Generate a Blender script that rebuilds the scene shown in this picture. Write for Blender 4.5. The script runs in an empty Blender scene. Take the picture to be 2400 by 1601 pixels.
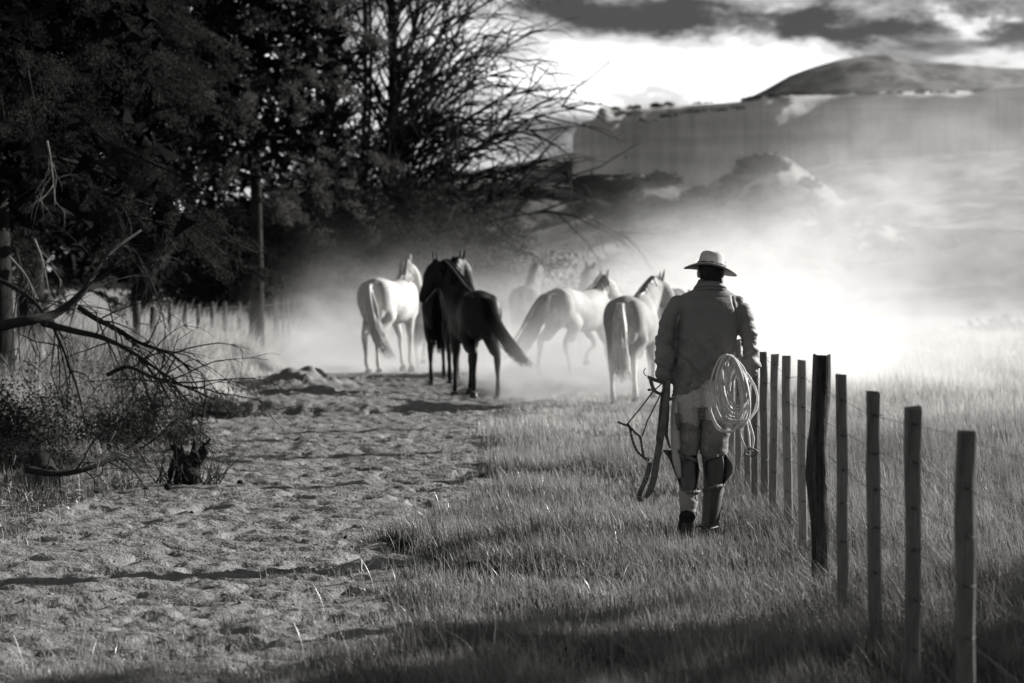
import bpy, bmesh, math, random
import numpy as np
from mathutils import Vector, Matrix, noise as mnoise

R = math.radians
rnd = random.Random(7)
rng = np.random.default_rng(11)
SC = bpy.context.scene
COL = SC.collection

# ------------------------------------------------------------------ camera
F, HOR, EYE = 5667.0, 645.0, 1.70          # focal length in photo pixels (2400 wide), horizon row, eye height
PITCH = math.atan((800.5 - HOR) / F)
cd = bpy.data.cameras.new('camera'); cam = bpy.data.objects.new('camera', cd); COL.objects.link(cam)
cd.sensor_width = 36.0; cd.lens = F / 2400 * 36.0
cam.location = (0, 0, EYE); cam.rotation_euler = (math.pi / 2 - PITCH, 0, 0)
cd.clip_start = 0.1; cd.clip_end = 8000
cd.dof.use_dof = True; cd.dof.focus_distance = 15.4; cd.dof.aperture_fstop = 3.0
SC.camera = cam
CP, SP = math.cos(PITCH), math.sin(PITCH)

def W(px, py, Y):
    """the point of the place that lies Y metres ahead and shows at photo pixel px, py"""
    a = (px - 1200) / F; b = (800.5 - py) / F
    dx, dy, dz = a, CP + b * SP, -SP + b * CP
    t = Y / dy
    return Vector((dx * t, Y, EYE + dz * t))

# ------------------------------------------------------------------ light, sky, exposure
SUN_AZ, SUN_EL = 63.0, 22.0                # azimuth clockwise from the view direction
sl = bpy.data.lights.new('sun', 'SUN'); so = bpy.data.objects.new('sun', sl); COL.objects.link(so)
sl.energy = 5.0; sl.angle = R(0.5); sl.color = (1.0, 0.985, 0.965)
sd = Vector((math.sin(R(SUN_AZ)) * math.cos(R(SUN_EL)), math.cos(R(SUN_AZ)) * math.cos(R(SUN_EL)), math.sin(R(SUN_EL))))
so.rotation_euler = (-sd).to_track_quat('-Z', 'Y').to_euler(); so.location = (30, 40, 30)
SC.view_settings.view_transform = 'Standard'; SC.view_settings.look = 'None'
SC.view_settings.exposure = 0.95; SC.view_settings.gamma = 1.0
SC.view_settings.use_curve_mapping = False
SC.render.engine = 'CYCLES'
cy = SC.cycles
cy.max_bounces = 6; cy.diffuse_bounces = 3; cy.glossy_bounces = 2; cy.transmission_bounces = 3
cy.volume_bounces = 2; cy.transparent_max_bounces = 8
cy.volume_step_rate = 1.0; cy.volume_max_steps = 96
cy.use_adaptive_sampling = True; cy.adaptive_threshold = 0.012
cy.use_denoising = True
cy.caustics_reflective = False; cy.caustics_refractive = False

# ------------------------------------------------------------------ node helpers
class NT:
    def __init__(s, tree): s.t = tree
    def n(s, typ, **kw):
        o = s.t.nodes.new(typ)
        for k, v in kw.items(): setattr(o, k, v)
        return o
    def set(s, sock, v):
        if isinstance(v, bpy.types.NodeSocket): s.t.links.new(v, sock)
        elif v is not None: sock.default_value = v
    def m(s, op, a, b=None, c=None, clamp=False):
        o = s.n('ShaderNodeMath', operation=op); o.use_clamp = clamp
        s.set(o.inputs[0], a)
        if b is not None: s.set(o.inputs[1], b)
        if c is not None: s.set(o.inputs[2], c)
        return o.outputs[0]
    def noise(s, vec, scale, detail=3, rough=0.55, dist=0.0):
        o = s.n('ShaderNodeTexNoise'); s.set(o.inputs['Vector'], vec)
        o.inputs['Scale'].default_value = scale; o.inputs['Detail'].default_value = detail
        o.inputs['Roughness'].default_value = rough; o.inputs['Distortion'].default_value = dist
        return o.outputs['Fac']
    def xyz(s, x, y, z):
        o = s.n('ShaderNodeCombineXYZ')
        for i, v in enumerate((x, y, z)): s.set(o.inputs[i], v)
        return o.outputs[0]
    def sep(s, v):
        o = s.n('ShaderNodeSeparateXYZ'); s.set(o.inputs[0], v); return o.outputs
    def map(s, v, a, b, c=0.0, d=1.0, smooth=True):
        o = s.n('ShaderNodeMapRange'); o.interpolation_type = 'SMOOTHSTEP' if smooth else 'LINEAR'
        for i, q in enumerate((v, a, b, c, d)): s.set(o.inputs[i], q)
        return o.outputs[0]
    def gauss(s, x, cx, wx, y, cyy, wy, z=None, cz=0, wz=1):
        q = s.m('ADD', s.m('POWER', s.m('ABSOLUTE', s.m('DIVIDE', s.m('SUBTRACT', x, cx), wx)), 2.0),
                s.m('POWER', s.m('ABSOLUTE', s.m('DIVIDE', s.m('SUBTRACT', y, cyy), wy)), 2.0))
        if z is not None: q = s.m('ADD', q, s.m('POWER', s.m('ABSOLUTE', s.m('DIVIDE', s.m('SUBTRACT', z, cz), wz)), 2.0))
        return s.m('EXPONENT', s.m('MULTIPLY', q, -1.0))

# world: Nishita sky turned neutral, with a broken cloud cover
wd = bpy.data.worlds.new('World'); SC.world = wd; wd.use_nodes = True
t = wd.node_tree; t.nodes.clear(); N = NT(t)
sky = N.n('ShaderNodeTexSky', sky_type='NISHITA'); sky.sun_disc = False
sky.sun_elevation = R(SUN_EL); sky.sun_rotation = R(SUN_AZ)
bw = N.n('ShaderNodeRGBToBW'); t.links.new(sky.outputs[0], bw.inputs[0])
tc = N.n('ShaderNodeTexCoord'); X, Y, Z = N.sep(tc.outputs['Generated'])
az = N.m('ARCTAN2', X, Y); el = N.m('ARCTAN2', Z, N.m('SQRT', N.m('ADD', N.m('MULTIPLY', X, X), N.m('MULTIPLY', Y, Y))))
pu = N.m('MULTIPLY', az, 5.667); pv = N.m('MULTIPLY', el, 5.667)          # thousands of photo pixels
cv = N.xyz(pu, N.m('MULTIPLY', pv, 2.6), N.m('MULTIPLY', Z, 0.7))
n1 = N.noise(cv, 2.6, 8, 0.62, 0.25)
pu0, pv0 = pu, pv
pu = N.m('ADD', pu, N.m('MULTIPLY', N.m('SUBTRACT', N.noise(cv, 5.0, 6, .65), .5), .42))
pv = N.m('ADD', pv, N.m('MULTIPLY', N.m('SUBTRACT', N.noise(N.xyz(pu0, N.m('MULTIPLY', pv0, 2.0), 3.7), 4.5, 6, .65), .5), .19))
n2 = N.noise(cv, 0.9, 4, 0.5, 0.2)
cl = N.m('SUBTRACT', N.m('MULTIPLY', N.m('SUBTRACT', n1, 0.5), 4.2), .42)
cl = N.m('ADD', cl, N.m('MULTIPLY', N.m('SUBTRACT', n2, 0.5), 1.2))
# the cloud banks over the hills: (x, width, height, depth, brightness)
for cx, wx, cyv, wy, am in ((0.48, 0.42, 0.46, 0.065, 0.95), (0.13, 0.22, 0.47, 0.05, 0.55), (-0.05, 0.16, 0.60, 0.06, 0.45), (-0.45, 0.5, 0.35, 0.2, 0.35),
                            (0.22, 0.24, 0.615, 0.040, -1.15), (0.36, 0.13, 0.595, 0.03, -0.6), (0.66, 0.17, 0.578, 0.026, -0.95), (0.86, 0.15, 0.57, 0.022, -0.7),
                            (1.08, 0.07, 0.585, 0.03, 1.0), (1.15, 0.2, 0.50, 0.04, 0.25), (0.08, 0.1, 0.345, 0.06, -0.30), (1.17, .06, .56, .03, -0.6)):
    cl = N.m('ADD', cl, N.m('MULTIPLY', N.gauss(pu, cx, wx, pv, cyv, wy), am))
cloud = N.map(cl, -1.2, 0.95, 0.6, 11.0)
cover = N.map(cl, -0.15, 0.12, 0.35, 1.0)
cover2 = N.m('MAXIMUM', cover, N.map(cl, -0.2, -0.5, 0.0, 1.0))
mx = N.n('ShaderNodeMix', data_type='FLOAT'); N.set(mx.inputs[0], cover2); N.set(mx.inputs[2], N.m('MINIMUM', bw.outputs[0], 7.0)); N.set(mx.inputs[3], cloud)
fade = N.map(el, .11, .60, 1.0, .30)
mx2 = N.m('MULTIPLY', mx.outputs[0], fade)
bg = N.n('ShaderNodeBackground'); t.links.new(mx2, bg.inputs['Color']); bg.inputs['Strength'].default_value = 0.075
ow = N.n('ShaderNodeOutputWorld'); t.links.new(bg.outputs[0], ow.inputs[0])

# ------------------------------------------------------------------ materials
MATS = {}
def mat(name, g, rough=0.8, var=0.25, vscale=6.0, bump=0.0, bscale=40.0, trans=0.0, spec=0.3, stretch=None, fine=0.0, tint=(1.0, .985, .962), metal=0.0, extra=None, bdist=0.02):
    if name in MATS: return MATS[name]
    m = bpy.data.materials.new(name); m.use_nodes = True; MATS[name] = m
    t = m.node_tree; t.nodes.clear(); N = NT(t)
    tc = N.n('ShaderNodeTexCoord'); v = tc.outputs['Object']
    if stretch:
        mp = N.n('ShaderNodeMapping'); N.set(mp.inputs[0], v); mp.inputs['Scale'].default_value = stretch; v = mp.outputs[0]
    f = N.noise(v, vscale, 5, 0.6)
    k = N.map(f, 0.3, 0.7, 1 - var, 1 + var, smooth=False)
    if fine: k = N.m('MULTIPLY', k, N.map(N.noise(v, vscale * 9, 3, 0.7), 0.3, 0.7, 1 - fine, 1 + fine, smooth=False))
    if extra: k = extra(N, v, k)
    val = N.m('MULTIPLY', k, g)
    col = N.xyz(N.m('MULTIPLY', val, tint[0]), N.m('MULTIPLY', val, tint[1]), N.m('MULTIPLY', val, tint[2]))
    out = N.n('ShaderNodeOutputMaterial')
    nrm = None
    if bump:
        b = N.n('ShaderNodeBump'); b.inputs['Strength'].default_value = bump; b.inputs['Distance'].default_value = bdist
        N.set(b.inputs['Height'], N.noise(v, bscale, 4, 0.65)); nrm = b.outputs[0]
    if trans:
        d = N.n('ShaderNodeBsdfDiffuse'); tr = N.n('ShaderNodeBsdfTranslucent'); mxs = N.n('ShaderNodeMixShader')
        N.set(d.inputs['Color'], col); N.set(tr.inputs['Color'], col); mxs.inputs[0].default_value = trans
        t.links.new(d.outputs[0], mxs.inputs[1]); t.links.new(tr.outputs[0], mxs.inputs[2])
        if spec:
            gl = N.n('ShaderNodeBsdfGlossy'); gl.inputs['Roughness'].default_value = rough
            gl.inputs['Color'].default_value = (.9, .9, .88, 1)
            m2 = N.n('ShaderNodeMixShader'); m2.inputs[0].default_value = spec
            t.links.new(mxs.outputs[0], m2.inputs[1]); t.links.new(gl.outputs[0], m2.inputs[2]); mxs = m2
        t.links.new(mxs.outputs[0], out.inputs[0])
    else:
        p = N.n('ShaderNodeBsdfPrincipled'); N.set(p.inputs['Base Color'], col); p.inputs['Roughness'].default_value = rough
        p.inputs['Specular IOR Level'].default_value = spec; p.inputs['Metallic'].default_value = metal
        if nrm: N.set(p.inputs['Normal'], nrm)
        t.links.new(p.outputs[0], out.inputs[0])
    return m

# ------------------------------------------------------------------ object helpers
def tag(o, label=None, cat=None, group=None, kind=None):
    if label: o['label'] = label
    if cat: o['category'] = cat
    if group: o['group'] = group
    if kind: o['kind'] = kind
    return o
def empty(name, loc=(0, 0, 0), rz=0.0, **kw):
    o = bpy.data.objects.new(name, None); COL.objects.link(o); o.location = loc; o.rotation_euler = (0, 0, rz)
    o.empty_display_size = 0.1
    return tag(o, **kw)
def link(name, me, m, parent=None, smooth=True, **kw):
    o = bpy.data.objects.new(name, me); COL.objects.link(o)
    if m is not None and len(me.materials) == 0: me.materials.append(m)
    if parent is not None: o.parent = parent
    if smooth and len(me.polygons): me.polygons.foreach_set('use_smooth', np.ones(len(me.polygons), bool))
    return tag(o, **kw)
def np_mesh(name, V, faces, k):
    """V (n,3); faces (m,k) ints"""
    me = bpy.data.meshes.new(name)
    V = np.asarray(V, np.float32); Fc = np.asarray(faces, np.int32)
    me.vertices.add(len(V)); me.vertices.foreach_set('co', V.ravel())
    me.loops.add(Fc.size); me.loops.foreach_set('vertex_index', Fc.ravel())
    me.polygons.add(len(Fc)); me.polygons.foreach_set('loop_start', np.arange(0, Fc.size, k, dtype=np.int32))
    me.update(calc_edges=True)
    return me
class MB:
    """collects shapes into one mesh"""
    def __init__(s): s.v = []; s.f = []
    def add(s, vs, fs):
        b = len(s.v); s.v += [tuple(v) for v in vs]; s.f += [tuple(b + i for i in f) for f in fs]
    def loft(s, pts, ra, rb=None, n=12, ref=Vector((1, 0, 0)), tang=None, cap=True):
        pts = [Vector(p) for p in pts]; rb = rb or ra; vs = []; fs = []
        if not hasattr(ra, '__len__'): ra = [ra] * len(pts)
        if not hasattr(rb, '__len__'): rb = [rb] * len(pts)
        for i, p in enumerate(pts):
            tg = (tang or {}).get(i) or (pts[min(i + 1, len(pts) - 1)] - pts[max(i - 1, 0)])
            tg = Vector(tg).normalized()
            a = ref - ref.dot(tg) * tg
            if a.length < 0.05: a = Vector((0, 1, 0)) - tg.y * tg
            a.normalize(); b = tg.cross(a)
            for k in range(n):
                th = 2 * math.pi * k / n
                vs.append(p + a * (math.cos(th) * ra[i]) + b * (math.sin(th) * rb[i]))
        for i in range(len(pts) - 1):
            for k in range(n):
                k2 = (k + 1) % n
                fs.append((i * n + k, i * n + k2, (i + 1) * n + k2, (i + 1) * n + k))
        if cap: fs.append(tuple(range(n - 1, -1, -1))); fs.append(tuple((len(pts) - 1) * n + k for k in range(n)))
        s.add(vs, fs)
    def tube(s, pts, r, n=6, **kw): s.loft(pts, r, None, n, **kw)
    def ball(s, c, rx, ry=None, rz=None, n=10, rot=None):
        ry = ry or rx; rz = rz or rx; vs = []; fs = []; m = max(5, n * 2 // 3)
        for i in range(m + 1):
            ph = math.pi * i / m
            for k in range(n):
                th = 2 * math.pi * k / n
                d = Vector((rx * math.sin(ph) * math.cos(th), ry * math.sin(ph) * math.sin(th), rz * math.cos(ph)))
                if rot is not None: d = rot @ d
                vs.append(Vector(c) + d)
        for i in range(m):
            for k in range(n):
                fs.append((i * n + k, (i + 1) * n + k, (i + 1) * n + (k + 1) % n, i * n + (k + 1) % n))
        s.add(vs, fs)
    def box(s, c, d, rot=None):
        vs = []
        for x in (-1, 1):
            for y in (-1, 1):
                for z in (-1, 1):
                    q = Vector((x * d[0] / 2, y * d[1] / 2, z * d[2] / 2))
                    vs.append(Vector(c) + (rot @ q if rot is not None else q))
        s.add(vs, [(0, 1, 3, 2), (4, 6, 7, 5), (0, 4, 5, 1), (2, 3, 7, 6), (0, 2, 6, 4), (1, 5, 7, 3)])
    def mesh(s, name):
        me = bpy.data.meshes.new(name); me.from_pydata(s.v, [], s.f); me.update(); return me
    def build(s, name, m, parent=None, smooth=True, **kw): return link(name, s.mesh(name), m, parent, smooth, **kw)
    def fused(s, name, m, parent=None, voxel=0.01, smooth_it=4, disp=None, **kw):
        """one continuous skin round everything collected"""
        me = s.mesh('tmp_' + name); o = bpy.data.objects.new('tmp', me); COL.objects.link(o)
        md = o.modifiers.new('r', 'REMESH'); md.mode = 'VOXEL'; md.voxel_size = voxel
        if smooth_it: sm = o.modifiers.new('s', 'SMOOTH'); sm.iterations = smooth_it; sm.factor = 0.5
        dg = bpy.context.evaluated_depsgraph_get(); ev = o.evaluated_get(dg)
        out = bpy.data.meshes.new_from_object(ev); bpy.data.objects.remove(o); bpy.data.meshes.remove(me)
        out.name = name
        if disp:
            nv = len(out.vertices); co = np.empty(nv * 3, np.float32); out.vertices.foreach_get('co', co); co = co.reshape(-1, 3)
            nr = np.empty(nv * 3, np.float32); out.vertices.foreach_get('normal', nr); nr = nr.reshape(-1, 3)
            d = disp(co, nr); co = co + nr * d[:, None]; out.vertices.foreach_set('co', co.ravel().astype(np.float32)); out.update()
        return link(name, out, m, parent, True, **kw)
def spline(pts, n=6):
    """smooth curve through points (Catmull-Rom)"""
    P = [Vector(p) for p in pts]; P = [P[0]] + P + [P[-1]]; out = []
    for i in range(1, len(P) - 2):
        for k in range(n):
            u = k / n
            out.append(0.5 * ((2 * P[i]) + (P[i + 1] - P[i - 1]) * u + (2 * P[i - 1] - 5 * P[i] + 4 * P[i + 1] - P[i + 2]) * u * u + (3 * P[i] - P[i - 1] - 3 * P[i + 1] + P[i + 2]) * u ** 3))
    out.append(P[-2]); return out
def lerp_list(r, n):
    r = list(r); xs = np.linspace(0, len(r) - 1, n); return list(np.interp(xs, range(len(r)), r))

# numpy value noise
_perm = rng.random((256, 256)).astype(np.float32)
def vnoise(x, y, sc, seed=0):
    x = np.asarray(x) / sc + seed * 17.3 + 1000; y = np.asarray(y) / sc + seed * 7.7 + 1000
    xi = np.floor(x).astype(int); yi = np.floor(y).astype(int); fx = x - xi; fy = y - yi
    fx = fx * fx * (3 - 2 * fx); fy = fy * fy * (3 - 2 * fy)
    a = _perm[xi % 256, yi % 256]; b = _perm[(xi + 1) % 256, yi % 256]; c = _perm[xi % 256, (yi + 1) % 256]; d = _perm[(xi + 1) % 256, (yi + 1) % 256]
    return (a + (b - a) * fx) * (1 - fy) + (c + (d - c) * fx) * fy - 0.5
def fbm(x, y, sc, oct=4, seed=0, gain=.5):
    s = 0; a = 1.0
    for o in range(oct): s = s + a * vnoise(x, y, sc / 2 ** o, seed + o * 3); a *= gain
    return s
def sstep(a, b, x): t = np.clip((np.asarray(x) - a) / (b - a), 0, 1); return t * t * (3 - 2 * t)

# ------------------------------------------------------------------ terrain
def track_edges(y):
    left = -3.35 - 0.25 * sstep(20, 34, y) - .9 * sstep(40, 50, y); right = -0.75 + 0.45 * sstep(14, 22, y) + 0.5 * sstep(26, 32, y) + 3.2 * sstep(31, 42, y)
    return left, right
def on_track(x, y):
    l, r = track_edges(y); w = 0.9 * fbm(x, y, 1.1, 4, 5)
    return np.minimum(x + w * .6 - l, r - x + w * .8)          # >0 inside
def height(x, y):
    x = np.asarray(x, float); y = np.asarray(y, float)
    h = 0.05 * fbm(x, y, 3.0, 3, 1)
    d = on_track(x, y); tr = sstep(-.25, .25, d)
    near = 1 - sstep(45, 70, y)
    h = h + near * tr * (0.030 * fbm(x, y, 0.7, 2, 2) + 0.042 * fbm(x * .8, y, 0.10, 2, 9, .7) + .018 * fbm(x, y, .25, 1, 14) - 0.02)
    pk = vnoise(x, y, 0.14, 31); h = h - near * tr * 0.038 * sstep(.18, .36, pk)          # hoof pocks
    h = h + near * (1 - tr) * 0.07 * fbm(x, y, .5, 3, 4)
    h = h + 0.26 * np.exp(-(np.abs((x + 3.05) / .62)) ** 2.4 - ((y - 35.5) / 1.1) ** 2) * (1 + .8 * fbm(x, y, .3, 3, 3))
    yw = y + .5 * fbm(x, y, 1.6, 3, 15) + .25 * (x + 2)
    h = h + 0.13 * sstep(29.6, 30.3, yw) * (1 - sstep(32, 38, y)) * sstep(-.7, -1.9, x) * sstep(-5.2, -4.2, x) * (1 + .5 * fbm(x, y, .8, 3, 16))
    h = h + 0.10 * np.exp(-((y - 39 - .2 * fbm(x, y, 2, 2, 8)) / 2.0) ** 2) * sstep(1.5, -1, x) * sstep(-5.5, -3.5, x)
    bank = sstep(-4.0, -5.6, x) * sstep(12, 20, y)
    h = h + 0.30 * bank * (1 + .8 * fbm(x, y, 1.5, 2, 6))
    ditch = np.exp(-((x + 4.0) / .4) ** 2) * sstep(22, 26, y) * (1 - sstep(33, 38, y)); h = h - 0.10 * ditch
    h = h - 0.35 * sstep(41, 60, y) * (1 - sstep(4, 8, x))
    h = h - 1.6 * sstep(60, 100, y) * sstep(-40, 0, x)
    h = h + 0.6 * fbm(x, y, 40, 2, 12) * sstep(90, 200, y)
    return h
def H(x, y): return float(height(np.array([x]), np.array([y]))[0])
def axis(segs):
    out = []
    for a, b, d in segs: out += list(np.arange(a, b, d))
    return np.array(out + [segs[-1][1]])
def geo(a, b, n): return list(np.geomspace(a, b, n))
xs = np.array([-v for v in geo(9, 1500, 26)][::-1] + list(np.arange(-8.9, -4.2, .13)) + list(np.arange(-4.2, .8, .04)) + list(np.arange(.8, 6.5, .12)) + geo(6.6, 1500, 32))
ys = np.array([-30, -10, 0, 4] + list(np.arange(6.5, 11, .07)) + list(np.arange(11, 25, .034)) + list(np.arange(25, 46, .07)) + list(np.arange(46.3, 70, .5)) + geo(71, 2600, 60))
GX, GY = np.meshgrid(xs, ys); GZ = height(GX, GY)
V = np.stack([GX.ravel(), GY.ravel(), GZ.ravel()], 1)
nx, ny = len(xs), len(ys)
idx = np.arange(nx * ny).reshape(ny, nx)
Q = np.stack([idx[:-1, :-1], idx[:-1, 1:], idx[1:, 1:], idx[1:, :-1]], -1).reshape(-1, 4)
cx_ = V[Q, 0].mean(1); cy_ = V[Q, 1].mean(1)
isT = (on_track(cx_, cy_) > 0) & (cy_ > 4) & (cy_ < 90)
def sub(mask):
    q = Q[mask]; u, inv = np.unique(q, return_inverse=True); return V[u], inv.reshape(-1, 4)
v_, f_ = sub(isT)
M_dirt = mat('dry_dirt', 0.165, 0.6, 0.22, 1.3, bump=0.8, bscale=9, fine=0.15, spec=0.45, bdist=.06)
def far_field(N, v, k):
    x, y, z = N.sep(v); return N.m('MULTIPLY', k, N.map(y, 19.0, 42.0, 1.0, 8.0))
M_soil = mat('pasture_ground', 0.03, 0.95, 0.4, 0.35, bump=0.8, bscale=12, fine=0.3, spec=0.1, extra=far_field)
link('dirt_track', np_mesh('dirt_track', v_, f_, 4), M_dirt, kind='structure')
v_, f_ = sub(~isT)
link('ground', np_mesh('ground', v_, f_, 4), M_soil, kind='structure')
# ------------------------------------------------------------------ hills and cliff
def ridge(name, outline, Y, depth, foot_py, m, rough=1.0, cols=160, rows=26, seed=0, kind='structure', **kw):
    """a hill whose crest shows along the outline; real slope in front and behind"""
    px = np.linspace(outline[0][0], outline[-1][0], cols); py = np.interp(px, [o[0] for o in outline], [o[1] for o in outline])
    sY = F / Y; Xc = (px - 1200) / sY; Zc = EYE + (HOR - py) / sY
    Zf = np.full(cols, -2.6) if foot_py > 638 else EYE + (HOR - foot_py) / sY
    Vv = []; T = np.linspace(0, 1, rows)
    for t in T:
        y = Y - depth * (1 - t); z = Zf + (Zc - Zf) * (t ** 1.25)
        x = Xc * (1 + 0 * t)
        nn = fbm(x * 1.0, np.full(cols, y), depth * .35, 5, seed, .55) * rough * np.sin(np.pi * min(1, t * .9 + .08))
        nn = nn - abs(fbm(x, np.full(cols, y * .35), depth * .16, 3, seed + 4)) * rough * .6 * np.sin(np.pi * t)
        Vv.append(np.stack([x, np.full(cols, y), z + nn], 1))
    for t in (.3, 1.0):
        Vv.append(np.stack([Xc, np.full(cols, Y + depth * t * .8), Zc - (Zc + 3) * t ** 1.3], 1))
    V = np.concatenate(Vv); rr = len(Vv); ix = np.arange(rr * cols).reshape(rr, cols)
    q = np.stack([ix[:-1, :-1], ix[:-1, 1:], ix[1:, 1:], ix[1:, :-1]], -1).reshape(-1, 4)
    return link(name, np_mesh(name, V, q, 4), m, kind=kind, **kw), V[:rows * cols].reshape(rows, cols, 3)

def scrub(sc, lo, hi, dark):
    def f(N, v, k):
        s = N.map(N.noise(v, sc, 6, .7), lo, hi, dark, 1.0); return N.m('MULTIPLY', k, s)
    return f
M_hill = mat('scrubby_hill', 0.19, 0.95, 0.35, .02, spec=.05, extra=scrub(.045, .42, .56, .30))
def strata(N, v, k):
    x, y, z = N.sep(v); w = N.noise(N.xyz(N.m('MULTIPLY', x, .02), 0, N.m('MULTIPLY', z, .9)), 1.2, 4, .6, .4)
    k = N.m('MULTIPLY', k, N.map(w, .35, .65, .86, 1.08)); st = N.noise(N.xyz(N.m('MULTIPLY', x, .35), 0, N.m('MULTIPLY', z, .03)), 1.0, 4, .65)
    return N.m('MULTIPLY', k, N.map(st, .30, .50, .74, 1.0))
M_cliff = mat('pale_cliff_rock', 0.50, 0.95, 0.25, .05, bump=.4, bscale=.12, spec=.05, stretch=(1, 1, .35), fine=.10, bdist=1.0, extra=strata)
M_scree = mat('scree_slope', 0.26, 0.95, 0.30, .06, spec=.05, extra=scrub(.16, .42, .56, .35))
M_talus = mat('talus_earth', 0.20, 0.95, 0.35, .05, spec=.05, extra=scrub(.10, .42, .58, .40))
M_low = mat('dark_scrub_slope', 0.20, 0.95, 0.35, .06, spec=.05, extra=scrub(.22, .44, .60, .30))
ridge('big_hill', [(1560, 330), (1700, 262), (1735, 238), (1790, 212), (1850, 178), (1900, 160), (1960, 143), (2020, 133), (2080, 131), (2130, 146), (2200, 149), (2270, 154), (2330, 160), (2420, 164), (2700, 190), (3000, 260)],
      1400, 380, 600, M_hill, 7, seed=2)
ridge('far_slope', [(900, 420), (1100, 402), (1230, 379), (1300, 366), (1375, 352), (1500, 350), (1650, 360)], 800, 120, 470, M_hill, 4, seed=3)
ridge('talus_slope', [(1050, 480), (1180, 450), (1330, 432), (1450, 440), (1560, 448), (1700, 432), (1850, 400), (2000, 378), (2200, 362), (2450, 350), (2800, 380)], 520, 120, 560, M_talus, 5, seed=5)
foot, FV = ridge('shrubby_knoll', [(1050, 640), (1200, 560), (1400, 500), (1530, 478), (1620, 455), (1700, 410), (1760, 372), (1805, 358), (1850, 372), (1900, 410), (1970, 462), (2100, 540), (2250, 620), (2400, 660)],
      330, 90, 650, M_scree, 3.6, seed=7)
low, LV = ridge('low_ridge', [(980, 520), (1100, 470), (1230, 432), (1330, 430), (1390, 424), (1450, 440), (1500, 408), (1545, 412), (1590, 445), (1640, 500), (1750, 560), (1900, 640)], 360, 60, 655, M_low, 2.2, seed=9)
rt, RV = ridge('river_terrace', [(1900, 655), (2050, 620), (2150, 600), (2260, 575), (2330, 552), (2420, 545), (2600, 560), (2900, 620)], 230, 50, 662, M_hill, 1.0, seed=11)
ridge('wooded_rise', [(200, 520), (400, 500), (560, 478), (640, 462), (700, 458), (760, 470), (900, 500), (1050, 560)], 300, 40, 640, mat('dark_wooded_slope', .035, .95, .4, .1, spec=.02), 2, seed=13)

# mesa: a wall that turns the corner, and its top
plan = spline([Vector(p) for p in ((19, 900, 0), (18.0, 700, 0), (17.2, 625, 0), (17.8, 606, 0), (21, 600, 0), (30, 602, 0), (45, 604, 0), (60, 600, 0), (80, 606, 0), (100, 600, 0), (120, 592, 0), (150, 585, 0), (200, 575, 0))], 12)
rows = 26; Vv = []; n = len(plan)
topz = lambda X: float(np.interp(X, [16, 18, 20, 24, 40, 57, 70, 90, 120, 160], [40.6, 41.3, 41.9, 42.4, 43.6, 44.8, 46.2, 46.4, 46.8, 47.5]))
for i, p in enumerate(plan):
    a = plan[max(i - 1, 0)]; b = plan[min(i + 1, n - 1)]; tg = (b - a).normalized(); nr = Vector((tg.y, -tg.x, 0))   # outward
    tz = topz(p.x) + (1.3 + .02 * max(0, p.x - 60)) * float(fbm(np.array([i * .35]), np.array([0.]), 2.2, 3, 33)[0])
    for r in range(rows):
        t = r / (rows - 1); z = 17 + (tz - 17) * t
        u = i * 1.2
        o = 2.6 * float(fbm(np.array([u]), np.array([z * .35]), 9, 5, 21)[0]) + .8 * math.sin(t * 3.0) + .35 * math.floor(t * 4.0 + float(vnoise(np.array([u]), np.array([0.]), 6, 3)[0]))* -.5
        o += -2.2 * max(0, t - .86) ** 1.5 / .05                                          # rounded brow
        o += (1 - min(1, t / .38)) ** 2 * 7                                              # skirt
        q = p + nr * o; Vv.append((q.x, q.y, z))
    for k, (dx, dz) in enumerate(((6, .8), (40, 3.0), (220, 6))):
        q = p - nr * dx if k == 0 else p + Vector((dx * .65, dx * .76, 0)); Vv.append((q.x, q.y, tz + dz * (1 if p.y < 700 else .3)))
rr = rows + 3; ix = np.arange(n * rr).reshape(n, rr)
q = np.stack([ix[:-1, :-1], ix[1:, :-1], ix[1:, 1:], ix[:-1, 1:]], -1).reshape(-1, 4)
link('mesa_cliff', np_mesh('mesa_cliff', np.array(Vv), q, 4), M_cliff, kind='structure')

# ------------------------------------------------------------------ leaf clouds
def leaf_mesh(name, C, D, L, Wd, jitter=.9):
    """diamond leaves: centres C, directions D, length L, width Wd (arrays)"""
    n = len(C); D = D / np.linalg.norm(D, axis=1)[:, None]
    r = rng.normal(size=(n, 3)); S = np.cross(D, r); S /= np.linalg.norm(S, axis=1)[:, None]
    L = np.broadcast_to(L, n)[:, None]; Wd = np.broadcast_to(Wd, n)[:, None]
    V = np.stack([C - D * L / 2 - S * Wd * .2, C + S * Wd * .75, C + D * L / 2], 1).reshape(-1, 3)
    return np_mesh(name, V, np.arange(n * 3).reshape(n, 3), 3)

M_bark = mat('dark_bark', .020, .95, .4, 4, bump=.8, bscale=20, spec=.1, stretch=(1, 1, .3))
M_dead = mat('dead_branch', .025, .9, .4, 5, bump=.5, bscale=40, spec=.15)
M_pale_twig = mat('pale_dry_twig', .16, .8, .4, 5, spec=.2)
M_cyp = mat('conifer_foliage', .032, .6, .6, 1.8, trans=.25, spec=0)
M_cyp_sunlit = mat('conifer_foliage_sunlit', .085, .6, .6, 1.8, trans=.35, spec=0)  # brighter copy of the foliage; sunlit sprays are put into its colour
M_inner = mat('inner_foliage', .010, .9, .4, 2, spec=0)  # crown-depth shade painted in: inner leaves coloured dark to look unlit
M_cypd = mat('conifer_foliage_far', .02, .7, .4, 1.0, trans=.25, spec=0)

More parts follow.
